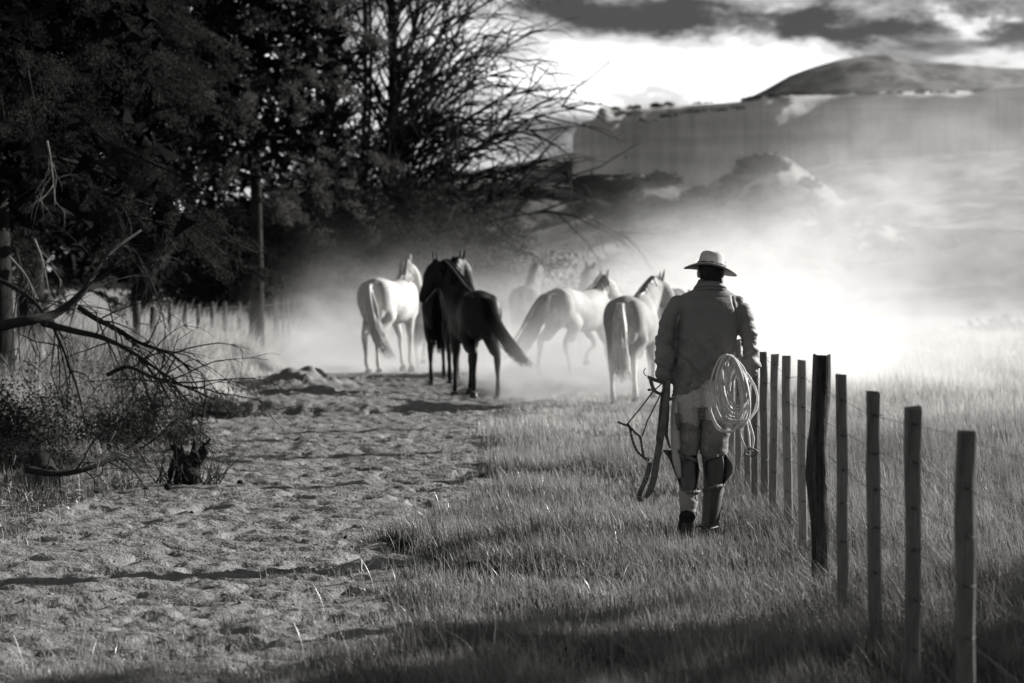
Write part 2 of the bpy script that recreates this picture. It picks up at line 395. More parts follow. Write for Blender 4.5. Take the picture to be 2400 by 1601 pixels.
# shrubs on the slopes
def shrub_mesh(i):
    n = 420; th = rng.uniform(0, 2 * np.pi, n); ph = np.arccos(rng.uniform(0, 1, n)); r = rng.uniform(.55, 1.0, n)
    C = np.stack([r * np.sin(ph) * np.cos(th), r * np.sin(ph) * np.sin(th), r * np.cos(ph) * .7], 1)
    C += rng.normal(size=(n, 3)) * .08 + .12 * np.sin(C[:, [1, 2, 0]] * 5 + i)
    return leaf_mesh('shrub_mesh', C, C + rng.normal(size=(n, 3)) * .6, rng.uniform(.22, .42, n), .2)
M_shrub = mat('dark_scrub', .025, .9, .3, 2.0, trans=.2, spec=.0)
SM = [shrub_mesh(i) for i in range(4)]
def put_shrub(p, s, label, group):
    o = link('shrub', rnd.choice(SM), M_shrub, label=label, cat='shrub', group=group, smooth=False)
    o.location = p; o.scale = (s * rnd.uniform(.9, 1.4), s, s * rnd.uniform(.7, 1.0)); o.rotation_euler[2] = rnd.uniform(0, 6)
for FVV, cnt, lab, grp, s0 in ((FV, 190, 'dark round scrub bush dotting the shrubby knoll below the cliff', 'scrub bushes on the knoll', (.9, 2.6)),
                          (LV, 90, 'dark scrub bush on the low ridge behind the bare branches', 'scrub bushes on the low ridge', (1.1, 3.0))):
    for k in range(cnt):
        i = int(rnd.uniform(.3, 1) * (FVV.shape[0] - 1)); j = int(rnd.triangular(.2, .85, .6) * FVV.shape[1])
        put_shrub(Vector(FVV[i, j]), rnd.uniform(*s0) * (1.0 if rnd.random() < .8 else 1.4), lab, grp)
for k in range(26):                                # scrub line along the brow of the mesa
    u = k / 25; px = 1440 + 300 * u + rnd.uniform(-4, 4); py = float(np.interp(px, [1440, 1475, 1512, 1560, 1620, 1740], [263, 270, 287, 274, 263, 252]))
    put_shrub(W(px, py + rnd.uniform(-3, 3), 596), rnd.uniform(.25, .8), 'small dark bush in the line running along the brow of the pale cliff', 'bushes along the cliff brow')
for k in range(110):
    px = rnd.uniform(1390, 2430); X_ = (px - 1200) / F * 606; q = Vector((X_, 606, topz(X_) + .6))
    put_shrub(q, rnd.uniform(.5, 1.5), 'small dark bush on the skyline rim of the pale mesa', 'bushes on the mesa rim')
FLAT = ['second widest of the bushes at the pasture edge', 'widest dark bush at the pasture edge near the right border', 'middle bush of the row at the pasture edge', 'leftmost bush of the row at the pasture edge', 'far bush on the dusty flat, closest to the right border', 'far bush on the flat, second from the right border', 'far bush on the flat, in the middle of its row', 'far bush on the flat, leftmost and faintest in the dust', 'lowest far bush on the flat at the right border']
for px, py, Yd, s in ((2290, 790, 75, .9), (2345, 778, 78, 1.3), (2200, 786, 80, 1.0), (2130, 784, 82, .8), (2380, 700, 120, .9), (2310, 705, 125, .8), (2240, 712, 120, .8), (2160, 722, 110, .6), (2370, 722, 110, .7)):
    q = W(px, py, Yd); q.z = H(q.x, q.y); put_shrub(q, s, FLAT.pop(0), 'bushes on the dusty flat')

_cnt = 0
for o in list(bpy.data.objects):                       # thin the far bushes out to under three hundred
    if o.name.startswith('shrub') and o.get('group') in ('scrub bushes on the knoll', 'scrub bushes on the low ridge', 'bushes on the mesa rim'):
        _cnt += 1
        if _cnt % 3 == 0: bpy.data.objects.remove(o)

# ------------------------------------------------------------------ conifers on the left
def conifer(name, x, y, z0, z1, rad, nb, nleaf, ll, m, label, trunk_r=.14, droop=1.0, sector=None, sub=7, inner=1.0, group='dark conifers along the left fence'):
    root = empty(name, (x, y, H(x, y)), label=label, cat='tree', group=group)
    mb = MB(); mb.loft([(0.04 * math.sin(k * 1.3), .05 * math.cos(k), k * z1 * 1.05 / 8 - .1 * (k == 0)) for k in range(9)], [trunk_r * (1 - .8 * k / 8) * (1.3 if k == 0 else 1) for k in range(9)], n=10)
    mb.build('trunk', M_bark, root)
    lb = MB(); C = []; D = []
    per = max(1, nleaf // (nb * sub))
    for b in range(nb):
        f = rnd.random() ** .8; z = z0 + (z1 - z0) * f; a = rnd.uniform(0, 6.283) if sector is None else rnd.uniform(*sector)
        L = rad * (1 - .62 * f) * rnd.uniform(.65, 1.12); up = rnd.uniform(.1, .45)
        d = Vector((math.cos(a), math.sin(a), 0)); P = []
        for k in range(7):
            u = k / 6; P.append(Vector((0, 0, z)) + d * L * u + Vector((0, 0, L * (up * u - (up + .22 * droop) * u * u * rnd.uniform(.9, 1.1)))))
        lb.tube(P, [.028 * (1 - .8 * k / 6) * (1 + L * .2) for k in range(7)], 4)
        for s in range(sub):
            u = .25 + .75 * (s + rnd.random()) / sub; p0 = P[0].lerp(P[-1], 0); i = min(5, int(u * 6)); p0 = P[i].lerp(P[i + 1], u * 6 - i)
            sa = a + rnd.uniform(-1.1, 1.1); sl = rnd.uniform(.35, .8) * (1.15 - u * .5) * (rad / 3)
            sdv = np.array([math.cos(sa), math.sin(sa), rnd.uniform(-.2, .35)])
            tt = rng.random(per); dr = -(tt ** 2) * sl * rnd.uniform(.3, .9) * droop
            pts = np.array(p0)[None] + sdv[None] * (tt * sl)[:, None]; pts[:, 2] += dr
            wdt = .03 + .085 * tt * (1 - tt * .6)
            pts += rng.normal(size=(per, 3)) * wdt[:, None] * np.array([1, 1, .75])
            dd = sdv[None] * .7 + rng.normal(size=(per, 3)) * .55; dd[:, 2] -= .35 + tt * .5
            C.append(pts); D.append(dd)
    lb.build('branches', M_bark, root)
    C = np.concatenate(C); D = np.concatenate(D)
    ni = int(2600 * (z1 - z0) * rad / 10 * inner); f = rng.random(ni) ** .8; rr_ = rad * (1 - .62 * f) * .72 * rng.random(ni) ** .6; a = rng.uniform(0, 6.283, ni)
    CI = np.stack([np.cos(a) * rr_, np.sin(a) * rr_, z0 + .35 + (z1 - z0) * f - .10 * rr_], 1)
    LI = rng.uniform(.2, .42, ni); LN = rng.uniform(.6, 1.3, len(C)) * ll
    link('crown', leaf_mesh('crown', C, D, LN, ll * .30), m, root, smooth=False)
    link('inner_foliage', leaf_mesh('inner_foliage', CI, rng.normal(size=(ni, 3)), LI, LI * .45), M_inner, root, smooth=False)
    return root
conifer('conifer_tree', -5.9, 27.5, 1.75, 9.0, 3.25, 250, 420000, .046, M_cyp, 'big dark conifer with drooping sprays, nearest on the left beside the track', .2, 1.1)
conifer('conifer_tree', -4.67, 44, 2.9, 12, 2.7, 130, 110000, .085, M_cyp_sunlit, 'conifer with the bare black trunk standing just right of the fence posts', .125, .9)
conifer('conifer_tree', -7.2, 36, 1.6, 12, 3.7, 150, 130000, .11, M_cyp, 'dense black conifer filling the left side behind the nearest one', .2, 1.0)
conifer('conifer_tree', -10.3, 44, 1.0, 14, 4.0, 120, 60000, .16, M_cypd, 'far conifer at the left edge, almost black', .2)
conifer('conifer_tree', -8.6, 56, 1.3, 15, 4.2, 120, 60000, .18, M_cypd, 'far conifer behind the fence, its top out of the picture', .25)

# unseen conifers added right of the view to shade near ground and left bank
for x, y, z0, z1, rad, lab in ((13.0, 15.2, 4.2, 9.0, 1.9, 'added shade conifer right of the view, nearest the camera'), (15.0, 17.0, 4.6, 9, 2.0, 'added shade conifer right of the view, second of the row'), (14.3, 17.9, 6.0, 10.5, 1.9, 'added shade conifer right of the view, standing behind the nearest'),
                               (11.0, 26.2, 6.7, 10.2, 1.5, 'tall added shade conifer out of view at the right, first of three'), (11.8, 29.6, 6.8, 10.4, 1.6, 'tall added shade conifer out of view at the right, middle of three'), (11.6, 33.5, 6.9, 10.4, 1.5, 'tall added shade conifer out of view at the right, last of three')):
    conifer('conifer_tree', x, y, z0, z1, rad, 34, 9000, .16, M_cypd, lab, .16, .8, inner=.12, group='conifers added out of view to cast shade')

# ------------------------------------------------------------------ bare trees in the middle
def branch(mb, p, d, L, r, lvl, side, grav=-.05, n=6, sides=4):
    P = [p.copy()]; d = d.normalized(); st = L / n
    for k in range(n):
        d = (d + Vector((rnd.gauss(0, .16), rnd.gauss(0, .16), rnd.gauss(0, .12) + grav * (k / n) * (1.6 if lvl else 1))) + side * .02).normalized()
        P.append(P[-1] + d * st)
    mb.tube(P, [r * (1 - .75 * k / n) for k in range(n + 1)], sides)
    return P
def bare_tree(x, y, h, r, nb, lean, label, spread=1.0, fan=None):
    root = empty('bare_tree', (x, y, H(x, y)), label=label, cat='tree', group='bare trees behind the horses')
    tb = MB(); P = [Vector((lean * (k / 10) * h * .3 + .06 * math.sin(k * 1.1 + x), .05 * math.cos(k * 1.7), h * k / 10 - .1 * (k == 0))) for k in range(11)]
    tb.tube(P, [r * (1 - .75 * k / 10) for k in range(11)], 9); tb.build('trunk', M_bark, root)
    b1 = MB(); tips = MB()
    for b in range(nb):
        u = rnd.uniform(.08, .92) if rnd.random() < .6 else rnd.uniform(.08, .45)
        i = min(9, int(u * 10)); p = P[i].lerp(P[i + 1], u * 10 - i)
        a = rnd.uniform(0, 6.283) if (fan is None or rnd.random() < .3) else rnd.gauss(*fan)
        d = Vector((math.cos(a), math.sin(a) * .8, rnd.uniform(.5, 1.8)))
        L = rnd.uniform(1.6, 4.4) * spread * (1 - .45 * u); rr = r * .20 * (1.15 - u) + .012
        Q = branch(b1, p, d, L, rr, 0, Vector((math.cos(a), 0, 0)), -.26)
        for c in range(int(5 + L * 1.7)):
            v = rnd.uniform(.2, 1); i2 = min(5, int(v * 6)); q = Q[i2].lerp(Q[i2 + 1], v * 6 - i2); dm = (Q[i2 + 1] - Q[i2]).normalized()
            d2 = dm + Vector((rnd.gauss(0, .45), rnd.gauss(0, .45), rnd.gauss(.05, .4)))
            Q2 = branch(b1, q, d2, L * rnd.uniform(.2, .42), rr * .5 + .004, 1, Vector(), -.22, 4, 4)
            for e in range(rnd.randint(1, 3)):
                v = rnd.uniform(.2, 1); i3 = min(3, int(v * 4)); q3 = Q2[i3].lerp(Q2[i3 + 1], v * 4 - i3)
                d3 = (Q2[i3 + 1] - Q2[i3]).normalized() + Vector((rnd.gauss(0, .6), rnd.gauss(0, .6), rnd.gauss(-.15, .5)))
                Q3 = branch(b1, q3, d3, rnd.uniform(.25, .7), .0075, 2, Vector(), -.4, 3, 3)
                if rnd.random() < .16: tips.ball(Q3[-1], .028, n=5)
    b1.build('branches', M_bark, root)
    if tips.v: tips.build('buds', M_bark, root, kind='stuff')
    return root
bare_tree(-4.72, 62, 15, .21, 130, .02, 'bare tree with the thick straight trunk left of the others', 1.1)
bare_tree(-4.0, 63.5, 14, .10, 50, .05, 'thinner bare tree between the two thick bare trunks', .8)
bare_tree(-3.78, 61, 14, .075, 44, .08, 'slimmest bare trunk, leaning a little right', .8)
bare_tree(-3.12, 62, 15, .20, 135, .02, 'bare tree whose long arching branches fan out to the right over the sky', 1.6, (0.0, .7))
bare_tree(-5.5, 66, 13, .08, 40, -.02, 'slim bare tree at the edge of the dark conifer', 1.0)

M_thick = mat('thicket_leaf', .03, .8, .4, 1.5, trans=.3, spec=.02)
def thicket(x, y, wx, wy, h, nst, nl, label, ll=.10, group='thicket bushes at the foot of the bare trees', name='thicket_bush', sr=.016, lj=.16):
    root = empty(name, (x, y, H(x, y)), label=label, cat='bush', group=group)
    mb = MB(); C = []; D = []
    for k in range(nst):
        a = rnd.uniform(0, 6.28); p = Vector((rnd.uniform(-wx, wx) * .6, rnd.uniform(-wy, wy) * .6, -.1)); hh = h * rnd.uniform(.5, 1.05) * (1 - .5 * (p.x / wx) ** 2)
        Q = branch(mb, p, Vector((math.cos(a) * .6 + p.x / wx * .5, math.sin(a) * .4, 1.1)), hh * 1.15, sr, 0, Vector((math.cos(a), 0, 0)), -.30, 6, 3)
        for c in range(5):
            i2 = rnd.randint(1, 5); q = Q[i2]; branch(mb, q, (Q[i2 + 1] - Q[i2]).normalized() + Vector((rnd.gauss(0, .6), rnd.gauss(0, .6), rnd.gauss(0, .4))), hh * .35, sr * .5, 1, Vector(), -.3, 4, 3)
        per = nl // nst
        tt = rng.uniform(.1, 1, per); ii = np.minimum(5, (tt * 6).astype(int)); QA = np.array(Q)
        pts = QA[ii] + (QA[ii + 1] - QA[ii]) * (tt * 6 - ii)[:, None] + rng.normal(size=(per, 3)) * lj
        C.append(pts); D.append(rng.normal(size=(per, 3)))
    mb.build('stems', M_dead, root)
    C = np.concatenate(C); link('crown', leaf_mesh('crown', C, np.concatenate(D), rng.uniform(.6, 1.4, len(C)) * ll, ll * .5), M_thick, root, smooth=False)
thicket(-4.6, 60, 1.8, 1.3, 5.4, 80, 80000, 'tallest dark thicket under the bare tree trunks', .11)
thicket(-2.5, 59, 1.8, 1.2, 4.4, 76, 64000, 'dark twiggy thicket behind the black horses', .11)
thicket(-0.6, 60, 1.7, 1.1, 3.4, 60, 24000, 'loose twiggy bush at the right end of the thicket', .09)
thicket(1.0, 64, 1.5, 1.0, 2.9, 44, 12000, 'small thin bush right of the thicket, half lost in the dust', .09)
thicket(-6.3, 58, 1.4, 1.0, 3.0, 40, 26000, 'dark bush between the conifers and the bare trees', .12)

for x, y, wx, h, lab in ((-4.25, 23.2, .9, .95, 'tangled dark brush under the drooping dead branches'), (-3.75, 24.6, .6, .6, 'low dark brush at the right end of the tangle, over the ditch'), (-4.8, 21.6, .8, .8, 'dark dry brush at the left edge below the thick dead limb'),
                       (-4.1, 20.0, .55, .45, 'low dark brush above the litter by the cut log'), (-4.55, 27.5, .9, 1.0, 'dark brush on the bank behind the tangle'), (-3.6, 29.5, .45, .45, 'small dark brush at the ditch before the dust')):
    thicket(x, y, wx, .5, h, 44, 3600, lab, .045, 'dark brush along the left bank', 'dry_brush', .007, .07)
# ------------------------------------------------------------------ grass
def blades(name, x, y, h, w, m, lean=.35, segs=3, wind=(-.12, -.05), **kw):
    n = len(x); z = height(x, y) - .01
    a = rng.uniform(0, 2 * np.pi, n); ln = np.abs(rng.normal(0, lean, n)) * h
    lx = np.cos(a) * ln + wind[0] * h; ly = np.sin(a) * ln + wind[1] * h
    fa = rng.uniform(0, np.pi, n); sx = np.cos(fa) * w / 2; sy = np.sin(fa) * w / 2
    rowsv = []
    for s in range(segs):
        t = s / segs; k = (1 - t ** 2 * .8)
        cxv = x + lx * t ** 2; cyv = y + ly * t ** 2; czv = z + h * (t - .25 * (ln / h) * t ** 2)
        rowsv.append(np.stack([cxv - sx * k, cyv - sy * k, czv], 1)); rowsv.append(np.stack([cxv + sx * k, cyv + sy * k, czv], 1))
    tipz = z + h * (1 - .25 * (ln / h)); rowsv.append(np.stack([x + lx, y + ly, tipz], 1))
    nv = 2 * segs + 1; V = np.stack(rowsv, 1).reshape(-1, 3)
    base = (np.arange(n) * nv)[:, None]; tr = []
    for s in range(segs - 1):
        b = 2 * s; tr += [[b, b + 1, b + 3], [b, b + 3, b + 2]]
    tr.append([2 * segs - 2, 2 * segs - 1, 2 * segs])
    Fc = (base[:, None, :] + np.array(tr)[None]).reshape(-1, 3)
    return link(name, np_mesh(name, V, Fc, 3), m, smooth=False, kind='stuff', **kw)
FENCE_D = [8.2, 9.6, 10.5, 11.6, 12.6, 13.8, 14.7, 15.65, 16.6, 17.4, 18.3, 30, 60, 90]
FENCE_X = [1.59, 1.59, 1.574, 1.578, 1.618, 1.654, 1.673, 1.70, 1.725, 1.748, 1.765, 2.3, 3.6, 5.]
def fence_x(y): return np.interp(y, FENCE_D, FENCE_X)
def scatter(n, y0, y1, pw, xr=None):
    u = rng.random(n); e = 2 - pw; y = (y0 ** e + u * (y1 ** e - y0 ** e)) ** (1 / e)
    x = (rng.random(n) * 2 - 1) * (.222 * y + .4) if xr is None else rng.uniform(xr[0], xr[1], n)
    return x, y
gx, gy = scatter(620000, 6.6, 64, 1.75)
d = on_track(gx, gy); clump = fbm(gx, gy, .45, 3, 40); big = fbm(gx, gy, 2.4, 3, 41)
fx = fence_x(gy); rightside = sstep(-.35, .25, gx - fx)
dens = sstep(.10, -.25, d + clump * .5)
dens = dens * (.55 + 1.2 * np.clip(clump + big * .7 + .25, 0, 1))
fore = sstep(12.6, 10.6, gy + 1.2 * fbm(gx, gy, 1.2, 2, 44) - .1 * gx) * np.clip(.25 + 1.8 * clump + big, 0, 1)
tufts = (sstep(.22, .38, fbm(gx, gy, .35, 2, 46)) * sstep(1.1, .0, d)) * .35
left = sstep(-3.9, -4.4, gx) * sstep(20, 24, gy) * (gy < 60)
dens = np.maximum(np.maximum(dens, fore * .8), tufts); dens = np.where(d > 1.2, fore * .8, dens)
dens = np.where((gx < -3.3) & (gy < 27), dens * .5, dens)
keep = rng.random(len(gx)) < dens
gx, gy, clump, big, rightside, left, fore, d = (q[keep] for q in (gx, gy, clump, big, rightside, left, fore, d))
gh = (.07 + .13 * rightside * sstep(8, 13, gy) + .10 * sstep(-.2, .5, big)) * rng.uniform(.5, 1.5, len(gx)) * (1 + .5 * clump)
gh = gh * (1 - .45 * sstep(-.35, .15, d)) + left * rng.uniform(.15, .6, len(gx))
gh = gh * (1 - .55 * np.exp(-((gx - .98) / .45) ** 2 - ((gy - 15.15) / .5) ** 2))
gh = np.maximum(gh, .03); gw = .0032 + .00030 * gy * rng.uniform(.6, 1.3, len(gx))
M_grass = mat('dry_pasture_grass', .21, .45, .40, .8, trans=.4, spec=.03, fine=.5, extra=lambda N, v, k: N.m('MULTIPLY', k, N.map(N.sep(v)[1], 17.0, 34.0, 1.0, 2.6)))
M_straw = mat('straw', .40, .35, .3, 3, trans=.35, spec=.08)
near = gy < 17
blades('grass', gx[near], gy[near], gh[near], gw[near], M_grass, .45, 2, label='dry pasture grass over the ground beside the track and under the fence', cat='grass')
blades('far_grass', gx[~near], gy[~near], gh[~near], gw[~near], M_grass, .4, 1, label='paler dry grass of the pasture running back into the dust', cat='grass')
# pale straws and seed stalks
sx_, sy_ = scatter(6500, 6.8, 20, 1.4); k_ = (on_track(sx_, sy_) < .25) | (sy_ < 11); sx_, sy_ = sx_[k_], sy_[k_]
blades('straw', sx_, sy_, rng.uniform(.10, .26, len(sx_)), rng.uniform(.0018, .0036, len(sx_)), M_straw, .9, 5, label='scattered pale straws standing out of the near grass', cat='grass')
# tall backlit grass of the left bank
tx = rng.uniform(-9.5, -4.0, 46000); ty = rng.uniform(27, 56, 46000); k_ = (np.abs(tx) < .222 * ty + .5) & (rng.random(46000) < .35 + fbm(tx, ty, 1.0, 3, 50) * 1.3)
tx, ty = tx[k_], ty[k_]
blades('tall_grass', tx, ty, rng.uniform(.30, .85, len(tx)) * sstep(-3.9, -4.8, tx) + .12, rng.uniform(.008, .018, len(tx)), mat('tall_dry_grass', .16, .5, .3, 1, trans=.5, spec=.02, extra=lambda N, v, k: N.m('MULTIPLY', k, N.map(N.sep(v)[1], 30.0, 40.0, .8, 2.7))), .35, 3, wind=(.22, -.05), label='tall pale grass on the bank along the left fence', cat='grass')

# loose stones and crumbs of dirt on the track
n = 8000; sx_, sy_ = scatter(n, 8, 42, 1.6); k_ = (on_track(sx_, sy_) > -.1); sx_, sy_ = sx_[k_], sy_[k_]; n = len(sx_)
sz = np.minimum(rng.gamma(1.2, .0026, n) + .003, .03) * (1 + .02 * sy_)
O = np.array([(1, 0, 0), (-1, 0, 0), (0, 1, 0), (0, -1, 0), (0, 0, 1), (0, 0, -1)], float)
VV = np.stack([sx_, sy_, height(sx_, sy_) + sz * .25], 1)[:, None, :] + O[None] * sz[:, None, None] * rng.uniform(.5, 1.2, (n, 6, 1)) * np.array([1, 1, .7])
TF = np.array([(0, 2, 4), (2, 1, 4), (1, 3, 4), (3, 0, 4), (2, 0, 5), (1, 2, 5), (3, 1, 5), (0, 3, 5)])
link('gravel', np_mesh('gravel', VV.reshape(-1, 3), ((np.arange(n) * 6)[:, None, None] + TF[None]).reshape(-1, 3), 3), mat('dirt_crumbs', .17, .95, .6, 3, spec=.1), smooth=False, kind='stuff', label='crumbs of dirt and small stones strewn over the track', cat='gravel')
# ------------------------------------------------------------------ fences
def grain(N, v, k):
    return N.m('MULTIPLY', k, N.map(N.noise(v, 60, 3, .6), .3, .7, .75, 1.2))
def per_object(N, v, k):
    oi = N.n('ShaderNodeObjectInfo'); w = N.noise(v, 3.0, 3, .6, 1.5)
    k = N.m('MULTIPLY', k, N.map(oi.outputs['Random'], 0, 1, .7, 1.35, smooth=False)); return N.m('MULTIPLY', k, N.map(N.m('FRACT', N.m('MULTIPLY', w, 9.0)), 0, 1, .8, 1.15, smooth=False))
M_stake = mat('sawn_stake_wood', .26, .85, .25, 5, bump=.35, bscale=60, spec=.15, stretch=(3, 3, .25), fine=.25, bdist=.004, extra=per_object)
M_stake_shaded = mat('shaded_stake_wood', .15, .85, .35, 5, bump=.35, bscale=60, spec=.15, stretch=(3, 3, .25), fine=.3, bdist=.004, extra=per_object)  # darker copy for the nearest stakes; tree shade is put into the colour
M_post = mat('split_post_wood', .075, .9, .85, 9, bump=1.0, bscale=26, spec=.1, stretch=(1.6, 1.6, .12), fine=.5, bdist=.02)
M_wire = mat('fence_wire', .16, .45, .1, 5, spec=.5, metal=.8)
M_nail = mat('rusty_nail', .03, .6, .2, 5, spec=.4, metal=.5)
fence = empty('wooden_fence', (1.6, 8.4, 0), label='fence of thin upright stakes and one dark post strung on wires right of the man', cat='fence')
def ploc(o, p): o.location = Vector(p) - Vector(o.parent.location) if o.parent else p
# px, top py, Y, width px, lean px at the foot
ST = [(2262, 1014, 8.46, 47, 6), (2139, 955, 9.6, 38, 4), (2044, 917, 10.5, 33, 12), (1973, 880, 11.6, 27, 4), (1878, 845, 13.8, 21, 5), (1843, 836, 14.7, 21, 6),
      (1816, 831, 15.65, 18, -3), (1790, 826, 16.6, 18, 3), (1769, 822, 17.4, 16, 1), (1751, 818, 18.3, 15, 2)]
WH = [1.12, .96, .79, .62, .43, .22]
tops = []
def stake_mesh(w, h, dep, seed):
    r = random.Random(seed); mb = MB(); n = 9; vs = []; fs = []
    for k in range(n):
        z = -.25 + (h + .25) * k / (n - 1); ox = r.gauss(0, .0022); wv = w * (1 + r.gauss(0, .045))
        c = .12 * wv
        ring = [(-wv / 2 + c, -dep / 2), (wv / 2 - c, -dep / 2), (wv / 2, -dep / 2 + c), (wv / 2, dep / 2 - c), (wv / 2 - c, dep / 2), (-wv / 2 + c, dep / 2), (-wv / 2, dep / 2 - c), (-wv / 2, -dep / 2 + c)]
        vs += [(x + ox, y, z + (x * r.uniform(-.35, .35) if k == n - 1 else 0)) for x, y in ring]
    for k in range(n - 1):
        for q in range(8): fs.append((k * 8 + q, k * 8 + (q + 1) % 8, (k + 1) * 8 + (q + 1) % 8, (k + 1) * 8 + q))
    fs.append(tuple(range((n - 1) * 8, n * 8))); mb.add(vs, fs); return mb.mesh('stake')
nail = MB(); nail.tube([(0, -.016, 0), (0, .01, 0)], .0035, 6); nail.tube([(0, -.010, -.004), (.02, -.012, -.005), (.034, .0, .0)], .0018, 5); NAIL = nail.mesh('nail')
for i, (px, py, Y, wpx, lean) in enumerate(ST):
    s = F / Y; top = W(px, py, Y); gz = H(top.x, Y); h = top.z - gz
    o = link('stake', stake_mesh(wpx / s, h, .026, i), M_stake_shaded if i < 4 else M_stake, fence, smooth=False); ploc(o, (top.x + lean / s * 0, Y, gz))
    o.rotation_euler = (rnd.uniform(-.01, .01), -lean / s / h * -1 * -1, rnd.uniform(-.08, .08)); o.location.x += lean / s
    tops.append((Y, top.x, gz))
    for hz in WH:
        if hz > h - .03: continue
        q = link('nail', NAIL, M_nail, o, smooth=True); q.location = (rnd.uniform(-.006, .006), -.013, hz + rnd.uniform(-.015, .015))
for k in range(16):                                     # the stakes that run on behind the man into the dust
    Y = 19.3 + k * 1.15 + rnd.uniform(-.15, .15); X = float(fence_x(Y)); gz = H(X, Y)
    o = link('stake', stake_mesh(.05, 1.17 + rnd.uniform(-.03, .03), .026, 50 + k), M_stake, fence, smooth=False); ploc(o, (X, Y, gz)); o.rotation_euler = (0, rnd.uniform(-.02, .02), rnd.uniform(-.2, .2))
    tops.append((Y, X, gz))
# the dark split post
Y = 12.6; p0 = W(1930, 832, Y); gz = H(p0.x, Y); mb = MB(); s = F / Y
prof = [(1926, 831, 39), (1926, 880, 40), (1924, 940, 39), (1920, 1000, 39), (1914, 1055, 43), (1912, 1110, 46), (1916, 1160, 43), (1921, 1220, 42), (1924, 1290, 42), (1924, 1370, 42), (1924, 1460, 42)]
pts = [W(a, b, Y) - Vector((p0.x, Y, gz)) for a, b, w in prof]
vs = []; n = 40
pb = MB(); pb.loft(spline(pts, 8), lerp_list([w * .5 / s for a, b, w in prof], len(spline(pts, 8))), None, n, ref=Vector((1, 0, 0)))
V_ = np.array([list(v) for v in pb.v]); ang = np.arctan2(V_[:, 1], V_[:, 0] - 0); z = V_[:, 2]
k = 1 + .14 * vnoise(ang * 3.2 + 10, z * .6, .7, 3) + .26 * vnoise(ang * 6 + 5, z * .8, .35, 8)
cen = np.interp(-z, [-p.z for p in pts], [p.x for p in pts]); V_[:, 0] = cen + (V_[:, 0] - cen) * k; V_[:, 1] *= k; V_[V_[:, 2] > pts[0].z - .005, 2] += .02 * vnoise(V_[V_[:, 2] > pts[0].z - .005, 0], V_[V_[:, 2] > pts[0].z - .005, 1], .03, 1)
pb.v = [tuple(v) for v in V_]
o = pb.build('post', M_post, fence, label='dark weathered split post, thicker than the stakes'); ploc(o, (p0.x, Y, gz)); tops.append((Y, p0.x, gz))
tops.sort()
for hz in WH:
    ph = rnd.random() * 6; P = []
    for j, (y, x, g) in enumerate(tops):
        P.append(Vector((x + .004, y + .02, g + hz + .012 * math.sin(j * 1.3 + ph))))
    P = [Vector((1.59, 3.0, hz)), ] + P
    wb = MB(); wb.tube([p for p in P], .0014, 5, cap=False); o = wb.build('wire', M_wire, fence); ploc(o, (0, 0, 0))

# left fence: short posts receding along the bank
lf = empty('post_fence', (-5.5, 38, 0), label='low fence of short posts running along the left bank under the conifers', cat='fence')
M_lpost = mat('left_post_wood', .06, .9, .3, 6, bump=.5, bscale=30, spec=.1, stretch=(1, 1, .2))
lps = [(321, 36.0, .07), (356, 37.4, .05)] + [(398 + 33 * k - .25 * k * k, 38.9 + 1.30 * k, .04) for k in range(9)]
lps = [(a, b, c, b) for a, b, c in lps] + [(0, 50.6 + 1.45 * k, .035, 0) for k in range(28)]
LP = []
for px, Y, r, f in lps:
    X = (px - 1200) * Y / F if f else -4.9 - .25 * math.sin((Y - 50) * .05)
    tz = EYE - (.50 if Y < 50 else .49) - .0 + rnd.uniform(-.03, .03); gz = H(X, Y)
    mb = MB(); h = tz - gz + (.12 if r > .06 else 0)
    mb.loft([(rnd.gauss(0, .006), 0, -.3), (rnd.gauss(0, .008), 0, h * .3), (rnd.gauss(0, .008), 0, h * .7), (rnd.gauss(0, .006), 0, h)], [r * 1.1, r, r * .95, r * .9], [r * .8] * 4, 8)
    o = mb.build('post', M_lpost, lf); ploc(o, (X, Y, gz)); o.rotation_euler = (0, rnd.gauss(0, .025), rnd.uniform(0, 1)); LP.append(Vector((X, Y, gz + h)))
for dz in (.1, .35, .6):
    wb = MB(); wb.tube([p - Vector((0, 0, dz)) for p in LP], .003, 4, cap=False); o = wb.build('wire', M_wire, lf); ploc(o, (0, 0, 0))
# a second fence glimpsed across the far end of the corral, pale in the dust
# ------------------------------------------------------------------ fallen branches and litter on the left
def dead_branch(path, r0, r1, kids, label, m=None, kl=(.4, 1.2), seed=1, kr=.008, name='fallen_branch'):
    P = spline([W(*q) for q in path], 5); o0 = P[0].copy(); o0.z = H(o0.x, o0.y)
    root = empty(name, o0, label=label, cat='branch')
    mb = MB(); L = [p - o0 for p in P]; mb.tube(L, lerp_list([r0, r1], len(L)), 7); mb.build('limb', m or M_dead, root)
    tb = MB(); st = random.getstate()
    for k in range(kids):
        i = rnd.randint(len(L) // 5, len(L) - 2); d = (L[i + 1] - L[i]).normalized()
        Q = branch(tb, L[i], d * .7 + Vector((rnd.gauss(0, .5), rnd.gauss(0, .5), rnd.gauss(-.15, .5))), rnd.uniform(*kl), kr, 0, Vector(), -.25, 6, 4)
        for c in range(3):
            j = rnd.randint(2, 5); branch(tb, Q[j], (Q[j + 1] - Q[j]).normalized() + Vector((rnd.gauss(0, .6), rnd.gauss(0, .6), rnd.gauss(-.1, .5))), rnd.uniform(.15, .5), kr * .5, 1, Vector(), -.2, 4, 3)
    tb.build('twigs', m or M_dead, root)
    return root
dead_branch([(-60, 775, 22), (60, 752, 22), (130, 735, 22.2), (190, 690, 22.3), (215, 650, 22.4), (260, 590, 22.6), (330, 540, 23)], .055, .012, 16, 'thick dead limb sweeping up from the left edge in front of the conifer', seed=1)
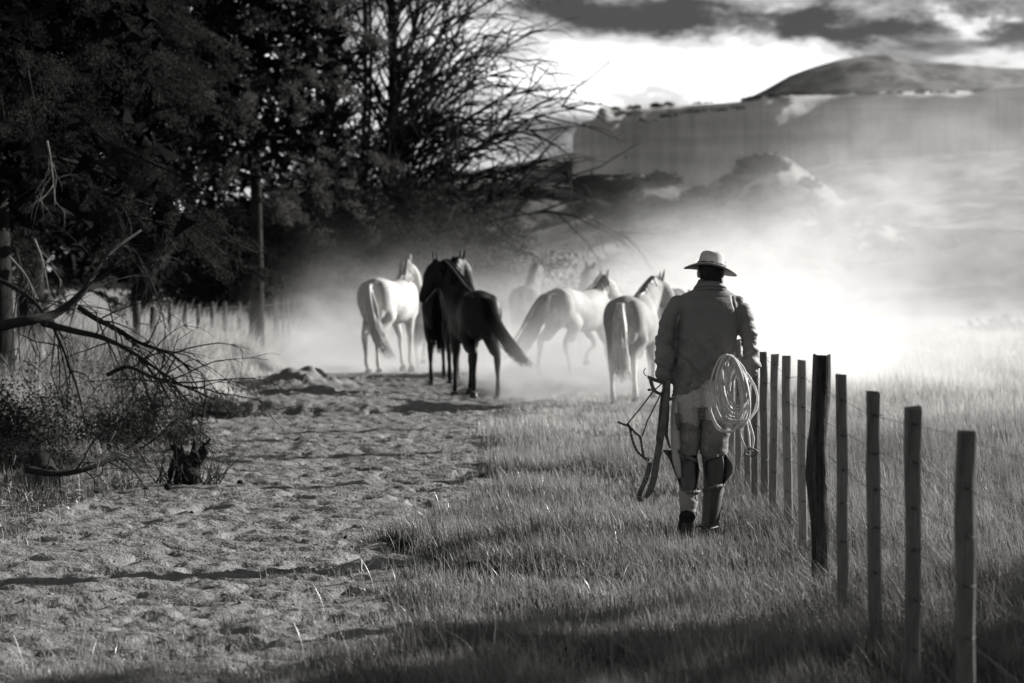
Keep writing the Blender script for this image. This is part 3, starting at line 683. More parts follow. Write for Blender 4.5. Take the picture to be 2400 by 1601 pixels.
dead_branch([(100, 757, 22), (170, 775, 21.8), (235, 790, 21.5), (300, 820, 21.3), (360, 860, 21), (420, 900, 20.8)], .035, .008, 22, 'dead branch drooping towards the track below the thick limb')
dead_branch([(185, 720, 22.1), (230, 750, 22), (280, 775, 21.8), (330, 805, 21.7), (400, 830, 21.5), (450, 870, 21.4)], .03, .007, 18, 'forked dead branch reaching right over the bank grass')
dead_branch([(-40, 640, 22.6), (60, 690, 22.4), (120, 760, 22.2), (160, 850, 21.8), (190, 940, 21.4)], .025, .006, 20, 'hanging dead branch at the left edge, bent down to the grass')
dead_branch([(250, 880, 20.8), (300, 860, 20.8), (360, 885, 20.6), (430, 905, 20.5), (510, 940, 20.4)], .02, .006, 14, 'thin broken branch lying on the edge of the bank')
dead_branch([(60, 1100, 18.2), (140, 1110, 18.2), (230, 1090, 18.3), (330, 1040, 18.6)], .03, .012, 12, 'dead stick lying in the litter by the cut log', kl=(.2, .5))
for k in range(4):
    x0 = rnd.uniform(0, 330); y0 = rnd.uniform(1000, 1120); Yg = 1.75 * F / (y0 - HOR)
    dead_branch([(x0, y0, Yg), (x0 + 60, y0 - rnd.uniform(10, 60), Yg), (x0 + 110, y0 - rnd.uniform(0, 90), Yg + .1), (x0 + 170, y0 - rnd.uniform(0, 40), Yg + .1)], .012, .004, 10,
                ['low dead twig cluster right of the log', 'spiky dead twig lying in the left litter', 'dry forked twig near the left picture edge', 'dead twig poking out over the dirt'][k], kl=(.15, .45), name='dry_twig', kr=.005)
# thin hanging dead twigs inside the conifer
for k, (a, b, c, d_) in enumerate(((330, 620, 60, 0), (80, 560, 40, 30), (215, 640, -60, 0), (110, 330, 20, 0), (400, 560, -70, 30), (20, 600, 90, 0))):
    dead_branch([(a, b, 24), (a + c * .4, b + 40, 24), (a + c * .7, b + 90, 24), (a + c, b + 150, 24)], .012, .004, 6,
                ['bare hanging twig in front of the conifer, longest of them', 'bare twig hanging at the far left of the conifer', 'bare twig reaching down left of the forked branch', 'small bare twig high in the dark conifer', 'thin bare twig by the lit sprays', 'bare bent twig low at the left edge'][k], M_pale_twig if k % 2 else M_dead, (.2, .6), name='hanging_twig', kr=.004)
for k, (a, b, c, d_, e) in enumerate(((415, 935, 450, 925, 20.8), (258, 1035, 270, 1012, 18.6), (260, 1060, 300, 1070, 18.2), (0, 832, 26, 872, 21), (55, 845, 98, 872, 21), (310, 758, 366, 764, 30), (30, 1090, 36, 1068, 18), (225, 1105, 232, 1080, 18))):
    mb = MB(); P = [W(a, b, e), W((a + c) / 2, (b + d_) / 2, e - .02) + Vector((0, 0, .01)), W(c, d_, e - .05)]; o0 = P[0].copy()
    mb.tube([p - o0 for p in P], [.007, .009, .006], 6); o = mb.build('broken_stick', M_pale_twig, label=['pale broken stick pointing at the dark stump', 'short upright pale splinter in the litter', 'pale stick lying at the track edge', 'pale straight stick leaning at the left edge', 'second pale stick leaning in the left grass', 'pale rail stub lying across the first fence post', 'tiny pale splinter beside the log', 'pale splinter right of the log'][k], cat='stick'); o.location = o0
# cut log, root stump, clods
o0 = W(95, 1062, 18.6); o0.z = H(o0.x, o0.y) + .08
root = empty('cut_log', o0, label='cut log lying in the litter, its round sawn end facing the camera', cat='log')
mb = MB(); mb.loft([(.05, -.02, 0), (.0, .25, 0), (-.1, .7, .02), (-.25, 1.3, .05)], [.088, .09, .088, .08], [.085, .088, .085, .08], 18); mb.build('bark', M_bark, root)
mb = MB(); mb.loft([(.052, -.026, 0), (.05, -.019, 0)], [.074, .078], [.07, .075], 18); mb.build('sawn_face', mat('sawn_wood', .08, .8, .2, 20, spec=.1), root, smooth=False)
o0 = W(440, 1020, 19.9); o0.z = H(o0.x, o0.y)
root = empty('root_stump', o0, label='dark knotty root stump at the left edge of the track', cat='stump')
mb = MB(); mb.ball((0, 0, .04), .12, .11, .10, 12)
for k in range(11):
    a = rnd.uniform(0, 6.28); mb.tube(spline([(0, 0, .1), (math.cos(a) * .1, math.sin(a) * .08, .2 + rnd.uniform(-.15, .1)), (math.cos(a) * .2, math.sin(a) * .15, .3 + rnd.uniform(-.35, .08))], 3), lerp_list([.05, .012], 7), 7)
mb.tube([(.05, 0, .08), (.1, 0, .20), (.14, 0, .26), (.13, .02, .29)], [.045, .035, .028, .02], 8); mb.tube([(-.05, 0, .08), (-.09, 0, .20), (-.08, 0, .33)], [.035, .022, .006], 8); mb.tube([(-.01, 0, .08), (-.02, 0, .2), (-.0, 0, .27)], [.03, .018, .006], 8)
mb.fused('stump', M_bark, root, .010, 1, disp=lambda co, nr: .03 * fbm(co[:, 0] + co[:, 1], co[:, 2] * .6, .07, 3, 90))
sb = MB()
for k in range(70): branch(sb, Vector((rnd.uniform(-.28, .28), rnd.uniform(-.2, .2), 0)), Vector((rnd.gauss(0, .5), rnd.gauss(0, .4), 1)), rnd.uniform(.15, .45), .006, 0, Vector(), -.2, 4, 3)
sb.build('suckers', M_dead, root)
for k, (a, b, r) in enumerate(((341, 1143, 8), (393, 1146, 9), (563, 1126, 8), (1005, 1178, 10), (450, 1195, 4), (243, 1120, 5), (700, 1150, 4), (810, 1250, 5))):
    Yg = 1.69 * F / (b - HOR); mb = MB(); rr = r / (F / Yg); mb.ball((0, 0, rr * .75), rr, rr, rr * .9, 12)
    me = mb.mesh('clod'); 
    for v in me.vertices: v.co += v.normal * (rr * .22 * mnoise.noise(v.co * 3 / rr / 3 + Vector((k, 0, 0))))
    o = link('dirt_clod', me, mat('dark_clod', .03, .95, .4, 30, bump=.6, bscale=90, spec=.05), label=['round dark clod on the track, left one of a pair', 'round dark clod on the track, right one of a pair', 'flat dark clod in the middle of the track', 'dark clod where the dirt meets the grass', 'tiny clod below the pair', 'small clod near the left litter', 'small clod in mid track', 'small clod on the near dirt'][k], cat='clod')
    q = W(a, b, Yg); o.location = (q.x, Yg, H(q.x, Yg))
# litter of chips and stalks in the left corner
lx = rng.uniform(-4.6, -2.6, 9000); ly = rng.uniform(14, 23, 9000); k_ = (on_track(lx, ly) < .15) & (rng.random(9000) < .8)
lx, ly = lx[k_], ly[k_]
C = np.stack([lx, ly, height(lx, ly) + rng.uniform(.01, .12, len(lx))], 1)
link('litter', leaf_mesh('litter', C, rng.normal(size=(len(lx), 3)) * np.array([1, 1, .6]), rng.uniform(.03, .16, len(lx)), rng.uniform(.004, .012, len(lx))), mat('litter_stalks', .20, .7, .6, 6, spec=.15), smooth=False, kind='stuff', label='litter of broken twigs and stalks at the left edge of the track', cat='litter')
# ------------------------------------------------------------------ the man
MY = 15.4; K = .4721 / 368.0                        # metres per sketch unit
def U(u, v, dy=0.0): return W(1400 + u * .4721, 560 + v * .4719, MY + dy)
g0 = U(520, 1500); MG = H(g0.x, MY)
man = empty('person', (g0.x, MY, MG), label='man walking away in a wide brimmed hat, dark jacket and leather leg guards, carrying tack', cat='person')
MO = Vector((g0.x, MY, MG))
def L(u, v, dy=0.0): return U(u, v, dy) - MO
def LL(*a): return [L(*q) for q in a]
def hw(*a): return [x * K for x in a]
M_skin = mat('skin', .26, .55, .12, 25, bump=.15, bscale=90, spec=.3)
M_hair = mat('dark_hair', .018, .6, .4, 60, bump=.6, bscale=140, spec=.3, stretch=(1, 1, .2))
M_jack = mat('waxed_jacket', .17, .6, .12, 5, bump=.18, bscale=90, fine=.08, spec=.35, bdist=.006)
M_pant = mat('suede_trousers', .42, .9, .15, 6, bump=.35, bscale=60, fine=.2, spec=.08, bdist=.006)
M_patch = mat('worn_leather_panel', .20, .75, .45, 7, bump=.3, bscale=50, fine=.25, spec=.15, bdist=.005)
M_leather = mat('dark_leather', .075, .42, .4, 9, bump=.3, bscale=60, fine=.2, spec=.35, bdist=.005)
M_leath2 = mat('worn_leather_outer', .13, .6, .35, 8, bump=.3, bscale=50, fine=.2, spec=.2, bdist=.005)
M_felt = mat('pale_felt', .50, .9, .12, 14, bump=.2, bscale=120, spec=.1, bdist=.003)
M_band = mat('hat_band_leather', .06, .5, .3, 30, spec=.3)
M_steel = mat('tarnished_steel', .35, .35, .2, 20, spec=.5, metal=1.0)
M_cuff = mat('light_cotton', .26, .9, .2, 9, bump=.4, bscale=50, spec=.08, bdist=.006)
M_sole = mat('rubber_sole', .022, .8, .5, 20, bump=.6, bscale=70, spec=.2)

def finger(mb, p, d, bend, ln, r, curl_axis):
    P = [Vector(p)]; d = Vector(d).normalized()
    for k in range(3):
        P.append(P[-1] + d * ln * (.42, .32, .26)[k]); d = (Matrix.Rotation(bend, 3, curl_axis) @ d)
    mb.tube(P, [r, r * .95, r * .85, r * .7], 8); mb.ball(P[-1], r * .72, n=7)
def hand(mb, wrist, dirv, palm_n, side, bend):
    """palm from the wrist along dirv; fingers curl towards palm_n; thumb on side"""
    d = Vector(dirv).normalized(); pn = Vector(palm_n); pn = (pn - pn.dot(d) * d).normalized(); s = d.cross(pn) * side
    c = Vector(wrist); ax = d.cross(pn)
    mb.loft([c, c + d * .03, c + d * .085], [.026, .038, .040], [.02, .017, .014], 12, ref=s)
    for k, (o, ln, r) in enumerate(((-.030, .062, .0078), (-.010, .078, .0088), (.010, .083, .0090), (.030, .076, .0086))):
        finger(mb, c + d * .082 + s * o, d + pn * .35, bend + .06 * k, ln, r, ax)
    finger(mb, c + d * .028 + s * .034, d * .7 + s * .75 + pn * .35, bend * .55, .068, .0105, ax)

body = MB()
# head, neck, ears, nose, jaw
hc = L(562, 158, .03)
body.ball(hc, .072, .096, .105, 20); body.ball(hc + Vector((0, .055, -.05)), .052, .055, .062, 14); body.ball(hc + Vector((0, .11, -.02)), .014, .02, .024, 8)
for sx in (-1, 1):
    body.ball(hc + Vector((sx * .078, .0, -.018)), .010, .020, .032, 9); body.ball(hc + Vector((sx * .03, .085, .012)), .015, .012, .01, 7)
body.ball(hc + Vector((0, .102, -.062)), .024, .012, .010, 8)
body.loft([L(560, 300, 0), L(560, 250, 0), L(561, 200, .015)], [.065, .056, .056], [.065, .06, .06], 16)
body.loft(LL((520, 745), (530, 600), (548, 420), (556, 335), (558, 280)), hw(108, 112, 122, 120, 55), [.10, .09, .10, .085, .05], 20)
body.loft(LL((425, 345), (350, 450, .0), (340, 600, -.01), (340, 700, .02)), hw(34, 34, 30, 20), None, 10)
body.loft(LL((685, 345), (742, 450, .03), (757, 590, .09), (757, 660, .12)), hw(34, 34, 30, 20), None, 10)
body.loft(LL((445, 760), (438, 900, .03), (436, 1060, .04), (446, 1190, -.035), (452, 1280, -.09)), hw(55, 50, 36, 26, 22), None, 12)
body.loft(LL((590, 760), (585, 900, .03), (574, 1060, .06), (574, 1250, .065), (557, 1430, .10)), hw(55, 50, 36, 28, 20), None, 12)
hand(body, L(338, 700, .02), (0.0, .10, -1), (.75, -.35, 0), 1, .62)
hand(body, L(757, 655, .12), (-.12, .15, -1), (-.8, -.2, 0), -1, .7)
body.fused('body', M_skin, man, .0078, 1)
hb = MB(); hb.ball(hc + Vector((0, -.012, .004)), .078, .093, .108, 22)
for k in range(46):
    a = rnd.uniform(-2.6, -.5); z = rnd.uniform(-.085, -.03); hb.tube([hc + Vector((math.cos(a) * .07, math.sin(a) * .088, z + .05)), hc + Vector((math.cos(a) * .076, math.sin(a) * .096, z)), hc + Vector((math.cos(a) * .066 + rnd.uniform(-.005, .005), math.sin(a) * .082, z - .03))], [.006, .007, .003], 5)
ho = hb.mesh('hair'); bm = bmesh.new(); bm.from_mesh(ho)
geom = [v for v in bm.verts if (v.co - hc).y > .025 or ((v.co - hc).z < -.015 and (v.co - hc).y > -.02)]
bmesh.ops.delete(bm, geom=geom, context='VERTS'); bm.to_mesh(ho); bm.free(); link('hair', ho, M_hair, man)

# jacket
jb = MB()
ts = [(515, 716, 168, .150), (527, 625, 154, .145), (535, 560, 152, .142), (543, 480, 151, .138), (550, 400, 158, .142), (554, 340, 165, .142), (557, 308, 160, .125), (559, 282, 138, .10), (560, 258, 96, .085), (560, 244, 74, .08)]
jb.loft([L(a, b, .01) for a, b, c, d in ts], hw(*[c for a, b, c, d in ts]), [d for a, b, c, d in ts], 36, tang={0: Vector((-.586, 0, 1)), 1: Vector((-.30, 0, 1)), 2: Vector((-.1, 0, 1))})
for side, A in ((-1, ((415, 330), (385, 350), (355, 415), (340, 480, -.01), (335, 560, -.02), (334, 640, -.005), (340, 690, .015), (342, 716, .02))),
                (1, ((690, 334), (718, 354), (737, 415, .01), (748, 480, .02), (756, 555, .05), (762, 610, .08), (762, 645, .11), (758, 672, .125)))):
    P = spline(LL(*A), 4); rr = hw(*lerp_list([34, 42, 46, 49, 50, 48, 42, 35] if side < 0 else [34, 41, 43, 45, 46, 43, 36, 30], len(P)))
    jb.loft(P, rr, [r * 1.15 for r in rr], 20)
jb.ball(L(400, 316), .050, .055, .050, 14); jb.ball(L(698, 320), .050, .055, .050, 14)
yz = L(0, 296).z; cx0 = L(545, 500).x
SL = [L(375, 0).x, L(722, 0).x]
def jdisp(co, nr):
    x, y, z = co[:, 0], co[:, 1], co[:, 2]
    lx = (x - L(548, 0).x) / (150 * K); arm = sstep(.92, 1.1, np.abs(lx))
    # diagonal drag folds towards the hip, and crosswise folds on the sleeves
    f1 = fbm((x * .8 + z * .75) * 1.0, (x - z) * .22, .10, 3, 60); zlow = sstep(L(0, 420).z, L(0, 620).z, z * 1.0)
    low = 1 - sstep(L(0, 600).z, L(0, 430).z, z)
    d = .050 * f1 * (.16 + .9 * low) * (1 - arm)
    f3 = np.maximum(0, fbm((x * .55 - z * .95), (x + z) * .2, .055, 2, 66)); d += -.030 * f3 * (.25 + low) * (1 - arm)
    f2 = fbm(z + .35 * x, x * .3, .05, 3, 62); el = np.exp(-((z - L(0, 560).z) / .13) ** 2); d += arm * (.034 * f2 * (.35 + el) + .006 * fbm(z * 1.6, x, .04, 2, 64))
    d -= .014 * np.exp(-(fbm((x * .75 + z * .85), (x - z) * .25, .13, 2, 68) / .045) ** 2) * (.15 + low) * (1 - arm)
    back = nr[:, 1] < -.55
    yk = yz + .012 - .045 * (lx ** 2) * .35
    d -= back * .0018 * np.exp(-((z - yk) / .005) ** 2) * (np.abs(lx) < 1.05)
    d -= back * .0030 * np.exp(-((x - cx0 - .02 * (z - 1.2)) / .0045) ** 2) * (z < yk)
    for s in (-1, 1):
        sx = L(548, 0).x + s * (.160 - .012) + (0) ; w = np.exp(-((x - (sx + s * (.045 - .04 * sstep(L(0, 420).z, L(0, 300).z, z)))) / .007) ** 2)
        d -= back * .007 * w * (z > L(0, 470).z) * (z < L(0, 268).z)
    return d
jb.fused('jacket', M_jack, man, .0065, 4, disp=jdisp)
cb = MB()                                                # stand-up collar
P = [L(560, 256, 0), L(560, 238, .002), L(560, 218, .006), L(561, 204, .01)]
cb.loft(P, hw(86, 72, 58, 55), [.085, .078, .07, .066], 30, cap=False, tang={3: Vector((.06, .12, 1))})
o = cb.build('collar', M_jack, man); md = o.modifiers.new('s', 'SOLIDIFY'); md.thickness = .008
cb = MB(); cb.loft([L(560, 207, .01), L(560, 222, .004), L(560, 246, -.002)], hw(58, 66, 84), [.070, .078, .088], 30, cap=False, tang={0: Vector((.06, .12, 1))})
o = cb.build('collar_fold', M_jack, man); md = o.modifiers.new('s', 'SOLIDIFY'); md.thickness = .006
bt = MB(); bt.ball(L(377, 786, -.137), .008, .004, .008, 10); bt.build('snap_button', M_steel, man)

# hat
hat = empty('hat', (0, 0, 0), label='pale felt hat with a wide drooping brim and knotted band'); hat.parent = man; hat.location = L(563, 152, .02)
hat.rotation_euler = (R(-8), R(8.5), 0)
hb = MB(); n = 44; vs = []; fs = []
rings = [(.170, .0), (.169, .004), (.150, .007), (.115, .009), (.090, .014), (.086, .03), (.083, .06), (.079, .085), (.071, .103), (.055, .111), (.03, .109), (.008, .103)]
for j, (r, z) in enumerate(rings):
    for k in range(n):
        th = 2 * math.pi * k / n; rx = r * (1.0 if r > .1 else .97); ry = r * (1.0 if r > .1 else 1.14)
        zz = z
        if r > .1: u = (r - .09) / .08; zz += -.016 * u * math.cos(th) ** 2 * (1 if math.cos(th) < 0 else 1.3) + .010 * u * math.sin(th) ** 2 + .004 * u * math.sin(3 * th + 1)
        if r < .075: zz -= .014 * math.exp(-(math.cos(th) * r / .02) ** 2) * (1 - r / .09)
        vs.append((rx * math.cos(th), ry * math.sin(th), zz + .0))
for j in range(len(rings) - 1):
    for k in range(n): fs.append((j * n + k, j * n + (k + 1) % n, (j + 1) * n + (k + 1) % n, (j + 1) * n + k))
fs.append(tuple((len(rings) - 1) * n + k for k in range(n)))
mb = MB(); mb.add(vs, fs)
# split brim and crown
bmv = [v for v in vs]; brimf = [f for f in fs if len(f) == 4 and max(f) < 5 * n]; crownf = [f for f in fs if f not in brimf]
for nm, ff in (('brim', brimf), ('hat_crown', crownf)):
    q = MB(); q.v = bmv; q.f = ff; me = q.mesh(nm); b = bmesh.new(); b.from_mesh(me); bmesh.ops.delete(b, geom=[v for v in b.verts if not v.link_faces], context='VERTS'); b.to_mesh(me); b.free()
    o = link(nm, me, M_felt, hat); md = o.modifiers.new('s', 'SOLIDIFY'); md.thickness = .0035; md.offset = 0
q = MB()
for dz in (.016, .024, .032):
    q.tube([(.089 * math.cos(a) * .985, .089 * 1.13 * math.sin(a), dz + .002 * math.sin(a * 9 + dz * 300)) for a in np.linspace(0, 2 * math.pi, 49)], .0048, 6, cap=False)
q.ball((.0, -.104, .026), .016, .008, .010, 9); q.ball((.016, -.103, .022), .011, .006, .007, 8); q.ball((-.014, -.103, .028), .012, .006, .007, 8)
q.tube([(.0, -.106, .026), (.012, -.112, .010), (.02, -.112, .002)], .003, 5); q.tube([(.0, -.106, .026), (.03, -.103, .030), (.045, -.097, .024)], .004, 5)
q.build('hat_band', M_band, hat)
q = MB()
for th in (.25,): q.ball((.086 * math.cos(-th) * .99, .098 * math.sin(-th), .055), .004, .004, .004, 7)
q.build('eyelet', M_band, hat)
q = MB(); q.tube([L(622, 190, -.0), L(624, 212, -.005), L(617, 235, .01)], .0018, 5); q.build('chin_cord', M_band, man)

# trousers
tb = MB()
tb.loft(LL((516, 690, .01), (514, 740, .01), (510, 790, .012), (510, 830, .015)), hw(128, 134, 140, 138), [.125, .13, .135, .13], 30)
tb.loft(spline(LL((446, 770, .01), (443, 830, .015), (440, 900, .03), (437, 980, .045), (436, 1070, .05)), 3), lerp_list(hw(72, 76, 70, 62, 56), 13), lerp_list([.12, .115, .10, .09, .085], 13), 26)
tb.loft(spline(LL((590, 770, .01), (591, 830, .015), (588, 900, .03), (582, 980, .045), (574, 1075, .06)), 3), lerp_list(hw(74, 78, 74, 66, 58), 13), lerp_list([.12, .115, .10, .09, .085], 13), 26)
def tdisp(co, nr):
    x, y, z = co[:, 0], co[:, 1], co[:, 2]; kn = np.exp(-((z - L(0, 1020).z) / .07) ** 2)
    d = .018 * fbm(x + .25 * z, z * .28, .07, 3, 70) + .020 * fbm(z + .3 * x, x * .4, .06, 2, 71) * kn
    sx = L(470, 0).x - .01 * (z - .8); d += (nr[:, 1] < 0) * .006 * np.exp(-((x - sx) / .006) ** 2) * (z > L(0, 900).z)
    cx = L(517, 0).x; d -= (nr[:, 1] < 0) * .022 * np.exp(-((x - cx) / .012) ** 2) * (z < L(0, 740).z)
    return d
tb.fused('trousers', M_pant, man, .0075, 2, disp=tdisp)
def pdisp(co, nr):
    x, y, z = co[:, 0], co[:, 1], co[:, 2]; kn = np.exp(-((z - L(0, 1035).z) / .05) ** 2)
    return .014 * fbm(z + .3 * x, x * .4, .06, 3, 74) * (.25 + kn) + .004 * fbm(x, z, .03, 2, 75)
for A, w0, seed in ((LL((441, 905, .03), (438, 980, .045), (437, 1072, .05)), hw(68, 64, 61), 1), (LL((589, 895, .03), (583, 980, .045), (575, 1075, .06)), hw(76, 70, 62), 2)):
    q = MB(); P = spline(A, 4); q.loft(P, lerp_list([w + .006 for w in w0], len(P)), lerp_list([.108, .10, .094], len(P)), 24, tang={0: Vector((-.25 if seed == 1 else .03, 0, -1))})
    q.fused('thigh_panel', M_patch, man, .0075, 2, disp=pdisp)
# side flap of the left leg, belt sheath
q = MB(); P = LL((388, 800, -.02), (384, 900, -.0), (388, 1000, .0), (392, 1090, -.01), (408, 1190, -.05)); q.loft(P, hw(16, 22, 24, 22, 10), [.09, .10, .09, .08, .05], 14); q.build('leg_flap', M_pant, man)
q = MB(); q.tube(LL((392, 865, -.10), (397, 905, -.10), (402, 950, -.09)), hw(9, 10, 6), 8); q.build('sheath', M_leath2, man)

# leather leg guards (open at the back) over the shins
def guard(rows, m, name, lab=None):
    vs = []; fs = []; n = 26
    for (u, v, rx, ry, dy, tl, tr_, fl, fr) in rows:
        c = L(u, v, dy)
        for k in range(n):
            s = k / (n - 1) * 2 - 1; tmax = tl if s < 0 else tr_; th = abs(s) * R(tmax); e = max(0, abs(s) - .62) / .38; fx = (fl if s < 0 else fr) * e * e
            x = math.copysign(math.sin(th) * (rx * K), s) + math.copysign(fx, s); y = math.cos(th) * ry
            vs.append(c + Vector((x, y - .0 * e, .004 * math.sin(s * 7 + v))))
    for i in range(len(rows) - 1):
        for k in range(n - 1): fs.append((i * n + k, i * n + k + 1, (i + 1) * n + k + 1, (i + 1) * n + k))
    q = MB(); q.add(vs, fs); o = q.build(name, m, man); md = o.modifiers.new('s', 'SOLIDIFY'); md.thickness = .0045
    sb = o.modifiers.new('b', 'SUBSURF'); sb.levels = sb.render_levels = 1; return o
guard([(433, 1046, 66, .09, .03, 122, 118, .085, .0), (436, 1075, 60, .09, .03, 118, 118, .05, .0), (440, 1110, 58, .088, .02, 112, 116, .032, .012), (444, 1150, 55, .085, .0, 112, 112, .022, .020), (448, 1190, 50, .078, -.03, 116, 118, .014, .010), (452, 1230, 46, .07, -.06, 128, 130, .0, .0), (454, 1268, 46, .066, -.08, 140, 140, .0, .0), (456, 1300, 45, .064, -.095, 128, 128, 0, 0)], M_leath2, 'leg_guard')
guard([(574, 1058, 60, .09, .05, 150, 128, .0, .012), (577, 1090, 60, .09, .05, 138, 118, .0, .030), (580, 1120, 58, .088, .05, 122, 112, .004, .052), (582, 1160, 56, .085, .05, 118, 110, .004, .050), (580, 1200, 54, .08, .055, 128, 118, .0, .018), (578, 1240, 52, .078, .06, 160, 150, 0, 0), (573, 1290, 50, .075, .07, 165, 160, 0, 0), (567, 1350, 47, .07, .08, 168, 165, 0, 0), (560, 1410, 44, .066, .09, 170, 168, .0, .0), (558, 1440, 46, .07, .10, 170, 168, .0, .004)], M_leath2, 'leg_guard')
# boots inside the guards
q = MB(); P = spline(LL((438, 1085, .02), (442, 1140, .0), (447, 1200, -.04), (452, 1262, -.08)), 3); q.loft(P, lerp_list(hw(48, 46, 42, 38), len(P)), lerp_list([.07, .07, .06, .05], len(P)), 20)
q.fused('boot_shaft', M_leather, man, .008, 1, disp=lambda co, nr: .004 * fbm(co[:, 0], co[:, 2], .05, 2, 80) - .004 * np.exp(-((co[:, 0] - L(440, 0).x) / .004) ** 2))
q = MB(); P = spline(LL((453, 1255, -.08), (452, 1285, -.09), (450, 1318, -.10), (447, 1352, -.10)), 4); q.loft(P, lerp_list(hw(44, 48, 44, 38), len(P)), lerp_list([.058, .062, .055, .05], len(P)), 22)
q.fused('trouser_cuff', M_cuff, man, .0055, 1, disp=lambda co, nr: .014 * fbm(co[:, 2] + .25 * co[:, 0], co[:, 0] * .3, .035, 2, 82))
q = MB(); P = spline(LL((577, 1085, .05), (580, 1160, .05), (576, 1250, .06), (567, 1350, .08), (556, 1445, .10)), 3); q.loft(P, lerp_list(hw(48, 50, 47, 40, 36), len(P)), lerp_list([.075, .075, .07, .06, .055], len(P)), 20)
q.fused('boot_shaft', M_leather, man, .008, 1, disp=lambda co, nr: .006 * fbm(co[:, 0] + .4 * co[:, 2], co[:, 2] * .4, .06, 2, 81))
# left boot: heel lifted, sole to the camera
q = MB(); P = spline(LL((448, 1350, -.085), (446, 1385, -.10), (442, 1430, -.085), (438, 1470, -.07), (438, 1492, -.05)), 4); q.loft(P, lerp_list(hw(36, 40, 44, 44, 32), len(P)), lerp_list([.045, .045, .042, .034, .02], len(P)), 20)
q.fused('boot_foot', M_leather, man, .006, 2)
def sole(pts, yb, th, name):
    q = MB(); n = len(pts); a = [L(u, v, yb(v)) for u, v in pts]; b = [p + Vector((0, th, 0)) for p in a]
    q.add(a + b, [tuple(range(n)), tuple(range(2 * n - 1, n - 1, -1))] + [(i, n + i, n + (i + 1) % n, (i + 1) % n) for i in range(n)]); o = q.build(name, M_sole, man, smooth=False); md = o.modifiers.new('b', 'BEVEL'); md.width = .004; md.segments = 2
yb = lambda v: -.155 + (v - 1350) * .00045
sole([(447 + 41 * math.cos(t), 1382 + 34 * math.sin(t) * (1 if math.sin(t) < 0 else .9)) for t in np.linspace(0, 2 * math.pi, 22, endpoint=False)], lambda v: yb(v) - .018, .022, 'heel')
sole([(440 + (46 if 1440 < 1445 + 62 * math.sin(t) else 42) * math.cos(t) * (.88 + .12 * math.sin(t)), 1430 + 66 * math.sin(t)) for t in np.linspace(0, 2 * math.pi, 26, endpoint=False)], yb, .012, 'sole')
# right boot planted
q = MB(); P = spline(LL((556, 1432, .10), (556, 1468, .09), (558, 1490, .13), (562, 1500, .22), (566, 1505, .29)), 4); q.loft(P, lerp_list(hw(36, 38, 38, 38, 26), len(P)), lerp_list([.05, .055, .045, .03, .02], len(P)), 20)
q.fused('boot_foot', M_leather, man, .006, 2)
q = MB(); q.box(L(556, 1504, .075), (.07, .07, .035)); q.build('heel', M_sole, man, smooth=False)
q = MB(); q.tube(LL((508, 1425, .03), (530, 1432, .02), (560, 1440, .015), (600, 1428, .03)), .008, 7); q.tube(LL((508, 1425, .03), (490, 1432, -.01), (478, 1440, -.03)), .005, 6); q.build('spur_strap', M_leather, man)
# straps and buckles round the knees
def strap(u0, v0, u1, v1, dy, ry, wd=.010, name='strap'):
    q = MB(); P = []
    for k in range(17):
        a = math.pi * k / 16; P.append(L(u0 + (u1 - u0) * (1 - math.cos(a)) / 2, v0 + (v1 - v0) * (1 - math.cos(a)) / 2, dy - ry * math.sin(a)))
    vs = []
    for p in P: vs += [p + Vector((0, 0, wd)), p - Vector((0, 0, wd))]
    q.add(vs, [(2 * i, 2 * i + 1, 2 * i + 3, 2 * i + 2) for i in range(16)]); o = q.build(name, M_leath2, man); md = o.modifiers.new('s', 'SOLIDIFY'); md.thickness = .004; return P
for a in ((372, 1078, 498, 1098, .03, .10), (520, 1246, 634, 1222, .06, .095), (415, 1262, 512, 1256, -.08, .07), (522, 1100, 632, 1066, .05, .10)):
    P = strap(*a); c = P[9]
    q = MB(); q.tube([c + Vector((x, -.006, z)) for x, z in ((-.012, .013), (.012, .013), (.012, -.013), (-.012, -.013), (-.012, .013))], .0022, 5, cap=False); q.tube([c + Vector((-.012, -.008, 0)), c + Vector((.012, -.008, 0))], .0018, 5); q.build('buckle', M_steel, man)
q = MB()
for (a, b, dy) in (((405, 1052), (428, 1110), -.075), ((412, 1052), (420, 1092), -.08), ((440, 1080), (497, 1110), -.08), ((618, 1075), (622, 1150), -.04), ((600, 1085), (640, 1062), -.05)):
    q.loft([L(*a, dy), L((a[0] + b[0]) / 2 + 3, (a[1] + b[1]) / 2, dy - .012), L(*b, dy)], [.006, .007, .004], [.003] * 3, 6)
q.ball(L(410, 1055, -.085), .018, .010, .014, 9); q.ball(L(470, 1095, -.085), .016, .01, .010, 9); q.build('tie_knot', M_leath2, man)

# ------------------------------------------------------------------ coiled lasso at the hip
M_rope = mat('pale_rope', .62, .7, .18, 12, bump=.9, bscale=160, spec=.15, fine=.25, bdist=.003)
r0 = U(660, 590, -.17)
def RL(u, v, dy): return U(u, v, dy) - r0
rope = empty('coiled_rope', r0, label='pale coiled lasso hanging at the right hip of the man', cat='rope')
def loop(cu, ct, cb, wl, wr, dy, skew=0, r=.0072, ph=0):
    """hanging coil: top ct, bottom cb, half widths left and right"""
    P = []
    for k in range(40):
        a = 2 * math.pi * k / 40 + ph; s = math.sin(a); c = math.cos(a); w = wl if s < 0 else wr
        v = (ct + cb) / 2 - (cb - ct) / 2 * c; u = cu + s * w * (1 - .25 * c * .9) + skew * (v - ct) / (cb - ct)
        P.append(RL(u + rnd.gauss(0, .7), v + rnd.gauss(0, .7), dy + .018 * math.sin(a * 2 + cu) - .03 * (1 - c) / 2))
    P.append(P[0]); q = MB(); q.tube(P, r, 7, cap=False); return q.build('coil', M_rope, rope)
